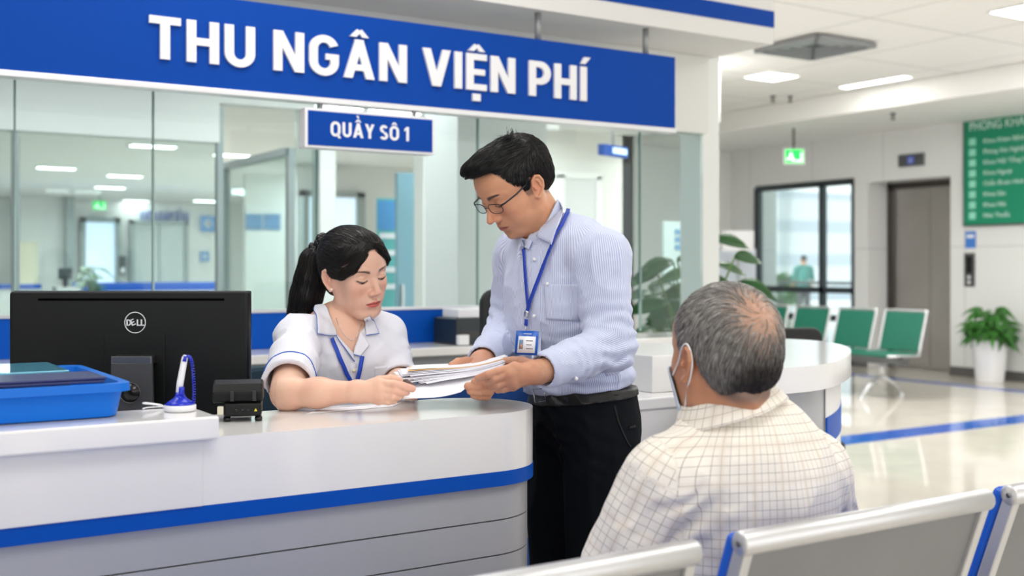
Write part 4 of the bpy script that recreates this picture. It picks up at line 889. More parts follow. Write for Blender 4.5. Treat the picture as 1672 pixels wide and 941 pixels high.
def surf(f, lo, hi, h, B=8):
    lo = A(*lo); hi = A(*hi); nb = np.ceil((hi - lo) / (h * B)).astype(int) + 1; N = nb * B
    bi = np.stack(np.meshgrid(*[np.arange(k) for k in nb], indexing='ij'), -1).reshape(-1, 3)
    ctr = lo + (bi * B + (B - 1) / 2) * h
    cv = evalc(f, ctr.astype(np.float32))
    V = np.where(cv.reshape(nb) < 0, -1., 1.).astype(np.float32)
    V = V.repeat(B, 0).repeat(B, 1).repeat(B, 2)
    act = np.abs(cv) < B * h * 1.25 + .004
    off = np.stack(np.meshgrid(*[np.arange(B)] * 3, indexing='ij'), -1).reshape(-1, 3)
    idx = (bi[act][:, None, :] * B + off[None]).reshape(-1, 3)
    V[idx[:, 0], idx[:, 1], idx[:, 2]] = evalc(f, (lo + idx * h).astype(np.float32))
    V[0] = V[-1] = 1; V[:, 0] = V[:, -1] = 1; V[:, :, 0] = V[:, :, -1] = 1
    S = V < 0
    c = np.zeros(tuple(N - 1), np.int8)
    for i in (0, 1):
        for j in (0, 1):
            for k in (0, 1): c += S[i:N[0] - 1 + i, j:N[1] - 1 + j, k:N[2] - 1 + k]
    cell = np.argwhere((c > 0) & (c < 8)); idm = np.full(c.shape, -1, np.int64); idm[tuple(cell.T)] = np.arange(len(cell))
    acc = np.zeros((len(cell), 3)); cnt = np.zeros(len(cell))
    cor = [(i, j, k) for i in (0, 1) for j in (0, 1) for k in (0, 1)]
    vals = {q: V[cell[:, 0] + q[0], cell[:, 1] + q[1], cell[:, 2] + q[2]] for q in cor}
    for q in cor:
        for ax in range(3):
            if q[ax] == 0:
                q2 = list(q); q2[ax] = 1; q2 = tuple(q2); a, b = vals[q], vals[q2]; m = (a < 0) != (b < 0)
                t = np.where(m, a / np.where(m, a - b, 1), 0); p = np.tile(np.array(q, float), (len(cell), 1)); p[:, ax] = t
                acc += p * m[:, None]; cnt += m
    verts = lo + (cell + acc / np.maximum(cnt, 1)[:, None]) * h
    F = []
    for ax in range(3):
        a1, a2 = (ax + 1) % 3, (ax + 2) % 3
        sl = [slice(1, -1)] * 3; sl[ax] = slice(0, -1); sh = [slice(1, -1)] * 3; sh[ax] = slice(1, None)
        s0, s1 = S[tuple(sl)], S[tuple(sh)]; e = np.argwhere(s0 != s1); sg = s0[tuple(e.T)]
        o = np.array([1, 1, 1]); o[ax] = 0; e = e + o
        def g(d1, d2):
            q = e.copy(); q[:, a1] += d1; q[:, a2] += d2; return idm[tuple(q.T)]
        q = np.stack([g(-1, -1), g(0, -1), g(0, 0), g(-1, 0)], 1); q[~sg] = q[~sg][:, ::-1]; F.append(q)
    F = np.concatenate(F); F = F[(F >= 0).all(1)]
    return verts, F
def to_world(P):
    P = np.asarray(P); return np.stack([FW[0] * P[:, 1] + RT[0] * P[:, 0], FW[1] * P[:, 1] + RT[1] * P[:, 0], P[:, 2]], 1)
def mesh_np(name, V, F, m, parent=None, col=None, attrs=None, smooth=True, fmat=None):
    off = np.array(parent_base(parent)) if parent is not None else np.zeros(3)
    me = bpy.data.meshes.new(name); V = V - off
    F = np.asarray(F); n = F.shape[1]
    me.vertices.add(len(V)); me.vertices.foreach_set('co', np.ascontiguousarray(V, np.float32).ravel())
    me.loops.add(F.size); me.loops.foreach_set('vertex_index', F.astype(np.int32).ravel())
    me.polygons.add(len(F)); me.polygons.foreach_set('loop_start', np.arange(0, F.size, n, dtype=np.int32))
    try: me.polygons.foreach_set('loop_total', np.full(len(F), n, np.int32))
    except Exception: pass
    if smooth: me.polygons.foreach_set('use_smooth', np.ones(len(F), bool))
    for mm in (m if isinstance(m, (list, tuple)) else [m]): me.materials.append(mm)
    if fmat is not None: me.polygons.foreach_set('material_index', fmat.astype(np.int32))
    if col is not None:
        a = me.color_attributes.new('Col', 'FLOAT_COLOR', 'POINT'); a.data.foreach_set('color', np.c_[col, np.ones(len(col))].astype(np.float32).ravel())
    for k, v in (attrs or {}).items():
        a = me.attributes.new(k, 'FLOAT', 'POINT'); a.data.foreach_set('value', v.astype(np.float32))
    me.update(); me.validate()
    o = bpy.data.objects.new(name, me); COL.objects.link(o)
    if parent is not None: o.parent = parent
    return o
def join_np(parts):
    V = []; F = []; C = []; o = 0
    for v, f, c in parts: V.append(v); F.append(f + o); C.append(c); o += len(v)
    return np.concatenate(V), np.concatenate(F), np.concatenate(C)
_rs = np.random.RandomState(11); _NT = _rs.rand(64, 64, 64).astype(np.float32)
def vnoise(P, s):
    q = P * s; i = np.floor(q).astype(int); f = q - i; f = f * f * (3 - 2 * f); r = 0
    for a in (0, 1):
        for b in (0, 1):
            for c in (0, 1):
                w = (f[:, 0] if a else 1 - f[:, 0]) * (f[:, 1] if b else 1 - f[:, 1]) * (f[:, 2] if c else 1 - f[:, 2])
                r = r + w * _NT[(i[:, 0] + a) % 64, (i[:, 1] + b) % 64, (i[:, 2] + c) % 64]
    return r * 2 - 1
def grad(f, P, e=.0008):
    g = np.stack([f(P + A(e, 0, 0)) - f(P - A(e, 0, 0)), f(P + A(0, e, 0)) - f(P - A(0, e, 0)), f(P + A(0, 0, e)) - f(P - A(0, 0, e))], 1)
    return g / (np.linalg.norm(g, axis=1)[:, None] + 1e-9)
def sm(x, a, b): t = np.clip((x - a) / (b - a), 0, 1); return t * t * (3 - 2 * t)
def strands(f, P0, flow, length, steps, width, lift=.0005, rnd=None, end_lift=0.0, colf=None, sag=None):
    """grow tapering three-sided hairs over the surface f = lift; returns vertices, triangles, colours"""
    P = P0.astype(np.float32).copy(); n = len(P); L = length if np.ndim(length) else np.full(n, length); st = (L / steps)[:, None]
    path = [P.copy()]; nor = []
    prev = None
    for k in range(steps):
        g = grad(f, P); nor.append(g); d = flow(P, g, k)
        d = d - g * (d * g).sum(1)[:, None]; d = d / (np.linalg.norm(d, axis=1)[:, None] + 1e-9)
        if prev is not None: d = d * .6 + prev * .4
        prev = d; P = P + d * st
        t = lift + end_lift * ((k + 1) / steps) ** 2
        P = P - g * (f(P) - t)[:, None] * .9
        P = P.astype(np.float32); path.append(P.copy())
    nor.append(nor[-1]); K = steps + 1
    V = np.zeros((n, K, 3, 3), np.float32)
    for k in range(K):
        t = path[min(k + 1, K - 1)] - path[max(k - 1, 0)]; t = t / (np.linalg.norm(t, axis=1)[:, None] + 1e-9)
        w = np.cross(t, nor[k]); w = w / (np.linalg.norm(w, axis=1)[:, None] + 1e-9)
        q = k / (K - 1); r = width * (1 - q ** 2.2) + width * .06
        r = r * (np.ones((n, 1)) if rnd is None else rnd[:, None])
        V[:, k, 0] = path[k] - w * r; V[:, k, 1] = path[k] + w * r; V[:, k, 2] = path[k] + nor[k] * r * .8
    base = (np.arange(n) * K * 3)[:, None, None]; F = []
    for k in range(K - 1):
        for a in range(3):
            b = (a + 1) % 3; F.append(np.stack([np.full(n, k * 3 + a), np.full(n, k * 3 + b), np.full(n, (k + 1) * 3 + b), np.full(n, (k + 1) * 3 + a)], 1) + (np.arange(n) * K * 3)[:, None])
    F = np.concatenate(F)
    C = np.repeat(colf(P0), K * 3, axis=0) if colf is not None else np.zeros((n * K * 3, 3), np.float32)
    return V.reshape(-1, 3), F, C
def near_surface(f, V, keep, n, seed):
    r = np.random.RandomState(seed); idx = np.where(keep(V))[0]; return V[r.choice(idx, n)] + r.normal(size=(n, 3)) * .0008
def skin_mat(name, rough=.45, sss=.12):
    m = mat(name, (200, 150, 120), rough, vcol='Col', sss=sss, bump=.12, bscale=600, noise=.05, nscale=30); return m
def C3(rgb): return np.array(lin(rgb)[:3])
def mixc(c, m, rgb): return c * (1 - m[:, None]) + C3(rgb)[None] * m[:, None]
# ================================================================= HEADS (x forward, y to the head's left, z up; metres)
def head_sdf(g, neck_end, neck_r=(.058, .060), near=1):
    """g: proportions of this head"""
    s = Sdf(); jw = g.get('jaw', 1.0); fw = g.get('face', 1.0)
    s.ell((-.012, 0, .034), (.095, .075, .084))
    s.ell((.030, 0, .040), (.058, .064, .062), .03)
    s.ell((.036, 0, -.022), (.050, .060 * fw, .070), .025)
    for y in (-1, 1):
        s.chain([(-.004, y * .056 * jw, -.030), (.006, y * .050 * jw, -.066), (.052, y * .030 * jw, -.098)], [.018, .017, .015], .028)
        s.ell((.052, y * .040 * fw, -.024), (.026, .020, .024), .02)          # cheek bone
        s.ell((.046, y * .034 * fw, -.060), (.026, .018, .026), .02)          # cheek
    s.chain([(.060, -.012, -.102), (.068, 0, -.103), (.060, .012, -.102)], [.015, .0155, .015], .024)   # chin
    s.ell((.068, 0, -.066), (.0225, .027, .026), .018)                         # mouth mound
    s.ell((.076, 0, -.028), (.0165, .0135 * g.get('nw', 1), .024), .012)                        # root of the nose
    s.cone((-.012, 0, -.055), neck_end, neck_r[0], neck_r[1], .022)
    for y in (-1, 1):
        s.chain([(.082, y * .012, .018), (.079, y * .030, .024), (.062, y * .047, .020)], [.007, .0075, .007], .012)   # brow ridge
        s.ell((.096, y * .031, .002), (.016, .018, .013), .014, 's')          # eye socket
        s.ell((.070, y * .0315, .000), (.0155, .0165, .0135), .004)           # lidded eye ball
        # lower edge of the upper lid
        pts = [(.0835 - .35 * abs(t - .35) ** 1.6 * .05, y * (.0165 + t * .029), -.0035 - .004 * math.sin(PI * t) + g.get('slant', .002) * t) for t in np.linspace(0, 1, 7)]
        s.chain(pts, [.0012] * 7, .0025)
        s.chain([(p[0] - .001, p[1], p[2] + .0095 + .001 * math.sin(PI * i / 6)) for i, p in enumerate(pts)], [.0002, .0004, .0006, .0007, .0006, .0004, .0002], .0025, 's')   # lid crease
    nz = g.get('nose', 1.0)
    s.chain([(.080, 0, .012), (.086, 0, .000), (.098 * .5 + .049 + .002 * nz, 0, -.022), (.1005 + .005 * nz, 0, -.036)], [.0065, .0062, .0072, .0095], .010)
    for y in (-1, 1):
        s.ell((.0915, y * .0125 * g.get('nw', 1), -.0405), (.0105, .0075, .0078), .007)
        s.ell((.0985, y * .0062, -.0475), (.0045, .0032, .003), .003, 's')   # nostril
    s.ell((.0925, 0, -.054), (.004, .0035, .008), .008, 's')                # philtrum
    lp = g.get('lip', 1.0)
    s.chain([(.074, -.024, -.0695), (.0855, -.012, -.0655), (.0905, -.004, -.0640), (.0900, 0, -.0650), (.0905, .004, -.0640), (.0855, .012, -.0655), (.074, .024, -.0695)], [.0018, .0040 * lp, .0046 * lp, .0042 * lp, .0046 * lp, .0040 * lp, .0018], .005)
    s.chain([(.074, -.022, -.0712), (.0850, -.010, -.0755), (.0875, 0, -.0765), (.0850, .010, -.0755), (.074, .022, -.0712)], [.0018, .0050 * lp, .0056 * lp, .0050 * lp, .0018], .005)
    s.chain([(.0765, -.0235, -.0708), (.0905, -.011, -.0700), (.0950, 0, -.0705), (.0905, .011, -.0700), (.0765, .0235, -.0708)], [.0011, .0013, .0014, .0013, .0011], .0018, 's')
    s.ell((.088, 0, -.089), (.008, .016, .005), .010, 's')                  # below the lip
    ear_sdf(s, g)
    return s
def ear_sdf(s, g):
    for y in (-1, 1):
        yy = g.get('eary', .072)
        c = np.array([-.006, y * yy, -.006])
        tl = math.radians(12)
        def e(dx, dy, dz): return (c[0] + dx * math.cos(tl) - dz * math.sin(tl) * 1.0, c[1] + y * dy, c[2] + dz * math.cos(tl) + dx * math.sin(tl))
        s.flat(e(-.001, .003, .010), e(.0, .001, -.022), .0155, .0085, (0.25 * 1, y * .95, 0), .38, .006)
        rim = [e(.010, .0055, .004), e(.009, .008, .018), e(.000, .010, .0275), e(-.011, .0115, .024), e(-.017, .012, .010), e(-.0155, .011, -.006), e(-.008, .008, -.020), e(.001, .006, -.030), (e(.006, .003, -.027))]
        s.chain(rim, [.0026, .0032, .0034, .0034, .0034, .0032, .0036, .0050, .0035], .004)
        s.ell(e(-.001, .0095, .002), (.0075, .0050, .0125), .004, 's')      # bowl
        s.ell(e(.006, .007, -.004), (.0035, .0045, .006), .003)             # tragus
        s.chain([e(-.011, .0085, -.004), e(-.008, .0085, .010), e(-.003, .0085, .016)], [.002, .0022, .002], .003)
def head_colour(V, g, skin, lip, brow, scalp=None, hairf=None):
    c = np.tile(C3(skin), (len(V), 1)); x, y, z = V.T; ay = np.abs(y)
    c = mixc(c, .35 * np.exp(-((ay - .040) / .018) ** 2 - ((z + .030) / .020) ** 2) * (x > .03), g.get('blush', (214, 130, 110)))
    c = mixc(c, .30 * np.exp(-((ay) / .016) ** 2 - ((z + .038) / .012) ** 2) * (x > .08), g.get('blush', (214, 130, 110)))
    c = mixc(c, .45 * (np.exp(-((ay - .076) / .010) ** 2) * np.exp(-((x + .006) / .016) ** 2 - ((z + .004) / .028) ** 2)), g.get('blush', (214, 130, 110)))
    # lips
    u = np.clip(ay / .0245, 0, 1); up = -.0700 + .0062 * (1 - u ** 2) - .0012 * np.exp(-(ay / .003) ** 2) + .0012 * np.exp(-((ay - .006) / .004) ** 2); lo = -.0705 - .0105 * (1 - u ** 2.2)
    m = sm(z, lo - .0014, lo + .0010) * (1 - sm(z, up - .0008, up + .0012)) * (ay < .0245) * (x > .066)
    c = mixc(c, m * .85, lip); c = mixc(c, m * .75 * np.exp(-((z + .0705) / .0013) ** 2), (70, 25, 25))
    c = mixc(c, .8 * np.exp(-((ay - .0062) / .0032) ** 2 - ((z + .0475) / .0022) ** 2) * (x > .085), (60, 30, 25))  # nostril dark, like the lip parting above, is shade put into the colour
    # brows
    t = (ay - .014) / .036; bz = .0225 + g.get('browh', 0) + .006 * np.sin(np.clip(t, 0, 1) * 2.2); th = .0034 * g.get('browt', 1) * (1 - .6 * np.clip(t, 0, 1)) 
    m = np.exp(-(np.abs(z - bz) / th) ** 4) * sm(t, -.08, .08) * (1 - sm(t, .85, 1.05)) * (x > .03)
    c = mixc(c, m * g.get('browd', .85), brow)
    # lash line and the sliver of eye under the lid
    t = (ay - .0165) / .029; ez = -.0035 - .004 * np.sin(PI * np.clip(t, 0, 1)) + g.get('slant', .002) * np.clip(t, 0, 1)
    inn = sm(t, -.05, .05) * (1 - sm(t, .97, 1.12)) * (x > .05)
    m = np.exp(-((z - ez + .0010) / .0021) ** 2) * inn; c = mixc(c, np.clip(m * 1.3, 0, 1) * .97, (18, 12, 10))
    op = g.get('open', .0022); m = sm(z, ez - .0016 - op, ez - .0012 - op * .7) * (1 - sm(z, ez - .0012, ez - .0004)) * sm(t, .05, .2) * (1 - sm(t, .8, .95)) * (x > .05)
    c = mixc(c, m * .8, (150, 128, 116)); m2 = m * np.exp(-((t - g.get('iris', .5)) / .2) ** 4); c = mixc(c, m2 * .95, (25, 16, 12))
    c = mixc(c, .22 * np.exp(-((z - ez - .009) / .0014) ** 2) * inn, (120, 70, 55))
    if g.get('beard'): c = mixc(c, g['beard'] * sm(x, 0, .03) * (1 - sm(z, -.075, -.045)) * sm(z, -.12, -.10), (120, 100, 90))
    if hairf is not None: c = mixc(c, hairf(V), scalp)
    return c
def head_verts(s, lo=(-.125, -.10, -.22), hi=(.125, .10, .13), h=.0016): return surf(s, lo, hi, h)
# pose of each head (columns: forward, left, up in view-aligned axes) and its centre
def pose(R, t, sc): sc = np.array(sc) * np.ones(3); return np.array(R), np.array(t), sc, float(sc.min())
def H2V(V, ps): R, t, sc = ps[:3]; return (V * sc) @ R.T + t
def V2H(P, ps): R, t, sc = ps[:3]; return ((np.asarray(P) - t) @ R) / sc
# ================================================================= PEOPLE
def hitv(f, px, d0=1.2, dmax=4.0):
    """first points of the surface f seen at the pixels px, view-aligned metres (nan where missed)"""
    px = np.asarray(px, float); T = np.stack([(px[:, 0] - UC) / FPX, np.ones(len(px)), (VH - px[:, 1]) / FPX], 1).astype(np.float32); o = A(0, 0, CH)
    d = np.full(len(px), d0, np.float32); live = np.arange(len(px))
    for i in range(140):
        e = f(o + T[live] * d[live, None]); d[live] += np.where(e > .0005, np.maximum(e * .8, .0005), 0); live = live[(e > .0005) & (d[live] < dmax)]
        if not len(live): break
    P = o + T * d[:, None]; P[d >= dmax] = np.nan; return P
def hit(f, u, v, d0=1.2, dmax=4.0):
    p = hitv(f, [(u, v)], d0, dmax)[0]; return None if np.isnan(p[0]) else p
def fillnan(P):
    for i in range(len(P)):
        if np.isnan(P[i, 0]):
            ok = np.where(~np.isnan(P[:, 0]))[0]
            P[i] = P[ok[np.argmin(np.abs(ok - i))]] if len(ok) else A(0, 2.6, 1)
    return P
def hits(f, pts, lift=.002, d0=1.2):
    P = fillnan(hitv(f, pts, d0)); G = grad(f, P); return list(P + G * lift)
def densify(pts, n):
    P = cr(pts, n) if len(pts) > 2 else [tuple(np.array(pts[0]) * (1 - t) + np.array(pts[1]) * t) for t in np.linspace(0, 1, n + 1)]
    return P
def ribbon(name, f, px, w, th, m, parent, lift=.002, n=5, d0=1.2):
    P = [p for p in hits(f, densify(px, n), lift, d0)]
    P = [(P[max(i - 1, 0)] + P[i] * 2 + P[min(i + 1, len(P) - 1)]) / 4 for i in range(len(P))]
    G = grad(f, np.array(P, dtype=np.float32)); V = []; F = []
    for i, p in enumerate(P):
        t = nrm(P[min(i + 1, len(P) - 1)] - P[max(i - 1, 0)]); s_ = nrm(np.cross(t, G[i]))
        for a, b in ((-1, 0), (1, 0), (1, 1), (-1, 1)): V.append(p + s_ * a * w / 2 + G[i] * b * th)
    for i in range(len(P) - 1):
        for k in range(4): F.append((i * 4 + k, i * 4 + (k + 1) % 4, (i + 1) * 4 + (k + 1) % 4, (i + 1) * 4 + k))
    e = (len(P) - 1) * 4; F += [(3, 2, 1, 0), (e, e + 1, e + 2, e + 3)]
    return mesh_np(name, to_world(np.array(V)), np.array(F), m, parent, smooth=False)
def patch(name, f, quad, m, parent, lift=.003, th=.003, n=10, edge=None, bulge=0.0, lifts=None, d0=1.2, attrs=None):
    """cloth leaf or plate lying on surface f between four pixel corners (a b / d c)"""
    a, b, c, d = [np.array(q, float) for q in quad]; V = []; G = []
    S_, T_ = np.meshgrid(np.linspace(0, 1, n + 1), np.linspace(0, 1, n + 1), indexing='ij'); S_ = S_.ravel()[:, None]; T_ = T_.ravel()[:, None]
    px = (a * (1 - T_) + b * T_) * (1 - S_) + (d * (1 - T_) + c * T_) * S_
    H = fillnan(hitv(f, px, d0)); G = grad(f, H, .004); L_ = lift + bulge * np.sin(PI * S_) * np.sin(PI * T_)
    if lifts: L_ = L_ + lifts[0] * (1 - S_) + lifts[1] * S_
    V = H + G * L_
    V = np.array(V).reshape(n + 1, n + 1, 3); G = np.array(G).reshape(n + 1, n + 1, 3)
    for _ in range(2):
        W = V.copy(); W[1:-1, 1:-1] = (V[:-2, 1:-1] + V[2:, 1:-1] + V[1:-1, :-2] + V[1:-1, 2:] + 2 * V[1:-1, 1:-1]) / 6
        W[0, 1:-1] = (V[0, :-2] + 2 * V[0, 1:-1] + V[0, 2:]) / 4; W[-1, 1:-1] = (V[-1, :-2] + 2 * V[-1, 1:-1] + V[-1, 2:]) / 4
        W[1:-1, 0] = (V[:-2, 0] + 2 * V[1:-1, 0] + V[2:, 0]) / 4; W[1:-1, -1] = (V[:-2, -1] + 2 * V[1:-1, -1] + V[2:, -1]) / 4; V = W
    N = (n + 1) ** 2; front = (V + G * th).reshape(-1, 3); back = V.reshape(-1, 3); VV = np.concatenate([front, back]); F = []
    q = lambda i, j: i * (n + 1) + j
    for i in range(n):
        for j in range(n):
            F.append((q(i, j), q(i, j + 1), q(i + 1, j + 1), q(i + 1, j))); F.append((N + q(i, j), N + q(i + 1, j), N + q(i + 1, j + 1), N + q(i, j + 1)))
    rim = [q(0, j) for j in range(n)] + [q(i, n) for i in range(n)] + [q(n, j) for j in range(n, 0, -1)] + [q(i, 0) for i in range(n, 0, -1)]
    for k in range(len(rim)): x, y = rim[k], rim[(k + 1) % len(rim)]; F.append((x, N + x, N + y, y))
    at = None
    if attrs == 'uv':
        jj, ii = np.meshgrid(np.linspace(0, 1, n + 1), np.linspace(0, 1, n + 1)); wd = np.linalg.norm(V[:, -1] - V[:, 0], axis=1).max(); hd = np.linalg.norm(V[-1] - V[0], axis=1).max()
        at = {'su': np.tile((jj * wd).ravel(), 2), 'sv': np.tile((ii * hd).ravel(), 2)}
    o = mesh_np(name, to_world(VV), np.array(F), m, parent, attrs=at)
    if edge: 
        ep = [V[i_, j_] + G[i_, j_] * th * .7 for i_, j_ in edge(n)]
        e = MB().tube([tuple(x) for x in to_world(np.array(ep))], .0011, 6); return o, e
    return o
def hand(s, wrist, kn, fingers, thumb, fr, k=.010, wr=(.024, .014), tr=.0105, nrmv=None):
    """palm from the wrist to four knuckles, each finger a chain of its own"""
    for i, q in enumerate(kn):
        s.cone(wrist, q, wr[0] if i in (1, 2) else wr[0] * .8, fr[i] * 1.12, k if i else .014)
    for i in range(3): s.cone(kn[i], kn[i + 1], fr[i] * 1.05, fr[i + 1] * 1.05, .010)
    for i, fg in enumerate(fingers):
        pts = [kn[i]] + list(fg); m_ = len(pts); s.chain(pts, [fr[i] * (1.08 - .20 * j / (m_ - 1)) for j in range(m_)], .0028, kj=.002)
    m_ = len(thumb); s.chain(thumb, [tr * (1.25 - .40 * j / (m_ - 1)) for j in range(m_)], .005, kj=.003)
def nails(name, tips, parent, m):
    b = MB()
    for p, d, n_ in tips:
        p = np.array(p); b.ball((0, 0, 0), 1, 8)
    return b
def cloth_mat(name, kind):
    m = mat(name, (220, 220, 220), .75, sheen=.15, bump=.12, bscale=900); nt = m.node_tree; L = nt.links.new; b = nt.nodes['Principled BSDF']
    def at(n): a = nt.nodes.new('ShaderNodeAttribute'); a.attribute_name = n; return a.outputs['Fac']
    def line(src, period, w_, ph=0.0):
        a = nt.nodes.new('ShaderNodeMath'); a.operation = 'MULTIPLY_ADD'; a.inputs[1].default_value = 1 / period; a.inputs[2].default_value = ph; L(src, a.inputs[0])
        f = nt.nodes.new('ShaderNodeMath'); f.operation = 'FRACT'; L(a.outputs[0], f.inputs[0])
        c = nt.nodes.new('ShaderNodeMath'); c.operation = 'PINGPONG'; c.inputs[1].default_value = .5; L(f.outputs[0], c.inputs[0])
        r = nt.nodes.new('ShaderNodeMapRange'); r.inputs[1].default_value = w_ / period / 2 * 1.25; r.inputs[2].default_value = w_ / period / 2 * .75; L(c.outputs[0], r.inputs[0]); return r.outputs[0]
    def mix(fac, a, bb, k=1.0):
        mm = nt.nodes.new('ShaderNodeMix'); mm.data_type = 'RGBA'
        mu = nt.nodes.new('ShaderNodeMath'); mu.operation = 'MULTIPLY'; mu.inputs[1].default_value = k; L(fac, mu.inputs[0]); L(mu.outputs[0], mm.inputs['Factor'])
        if isinstance(a, tuple): mm.inputs['A'].default_value = lin(a)
        else: L(a, mm.inputs['A'])
        mm.inputs['B'].default_value = lin(bb); return mm.outputs['Result']
    if kind == 'stripe':
        c = mix(line(at('su'), .0040, .0017), (214, 220, 240), (122, 140, 196), .58)
    elif kind == 'plaid':
        c = mix(line(at('su'),   .0146, .0012), (238, 232, 222), (138, 128, 124), .62)
        c = mix(line(at('sv'),   .0146, .0012), c, (138, 128, 124), .62)
        c = mix(line(at('su'), .0584, .010, .5), c, (216, 200, 182), .30); c = mix(line(at('sv'), .0584, .010, .5), c, (216, 200, 182), .22)
    L(c, b.inputs['Base Color']); return m
SKIN = skin_mat('skin'); HAIR = mat('hair', (20, 18, 18), .42, vcol='Col', spec=.38)
def garment_attrs(V, torso_c, l, f_, axis, torso_f, arms, R=.13, back=False):
    V = V.astype(np.float32); q = V - torso_c; lat = q @ l; fr = q @ f_
    if back: fr = -fr
    su = np.arctan2(lat, np.maximum(fr, -.2)) * R if not back else np.arctan2(lat, fr) * R
    sv = q @ axis; best = evalc(torso_f, V) - .004
    for pts, rs in arms:
        s0 = 0
        for i in range(len(pts) - 1):
            a, b = A(*pts[i]), A(*pts[i + 1]); d = b - a; Ls = np.linalg.norm(d); t = d / Ls; qq = V - a; h = np.clip((qq @ t) / Ls, 0, 1)
            rv = qq - (h * Ls)[:, None] * t; e = np.linalg.norm(rv, axis=1) - (rs[i] + (rs[i + 1] - rs[i]) * h)
            x = nrm(np.cross(t, A(0, -1, .15))); y = np.cross(t, x); m = e < best
            su = np.where(m, np.arctan2(rv @ x, -(rv @ y)) * .055, su); sv = np.where(m, s0 + (qq @ t), sv); best = np.where(m, e, best); s0 += Ls
    return {'su': su, 'sv': sv}
def folds(amp, s, sc=(1, 1, 1), off=0):
    sc = A(*sc)
    def f(P):
        q = P * sc + off; n1 = vnoise(q, s); w = q + A(.02, .01, .015) * n1[:, None]; n2 = vnoise(w + 3, s * 1.9)
        return amp * ((1 - np.abs(n1)) ** 3 * -1 + .55 * n2 * n2 + .25)
    return f
def joint_folds(c, d, amp=.005, lam=.028, R=.07):
    c = A(*c); d = nrm(d)
    def f(P):
        q = P - c; t = q @ d; g = np.exp(-(q * q).sum(1) / (R * R)); n = vnoise(P, 22)
        return -amp * g * np.sin(2 * PI * t / lam + 3 * n)
    return f
def torsoR(l, f_, up): return np.stack([np.asarray(l), np.asarray(f_), np.asarray(up)], 1)
def person(name, label, V0): 
    w_ = to_world(np.array([V0]))[0]; return thing(name, label, 'person', (float(w_[0]), float(w_[1]), float(w_[2])))
def leg_set(s, hips, knees, ankles, r=(.088, .062, .048), k=.03):
    for a, b, c in zip(hips, knees, ankles): s.chain([a, b, c], r, k, kj=.02)
def shoe(parent, ank, fdir, name='shoe'):
    s = Sdf(); fd = nrm([fdir[0], fdir[1], 0]); a = np.array(ank)
    s.flat(A(a[0], a[1], .045) - fd * .03, A(a[0], a[1], .035) + fd * .15, .040, .036, (0, 0, 1), .8, .01); s.cone(A(a[0], a[1], .05), A(a[0], a[1], .10), .042, .04, .02)
    s.plane((0, 0, .002), (0, 0, -1), .002)
    V, F = surf(s, a[:3] * A(1, 1, 0) - .25, a * A(1, 1, 0) + .25, .006); return mesh_np(name, to_world(V), F, M['black_gloss'], parent)
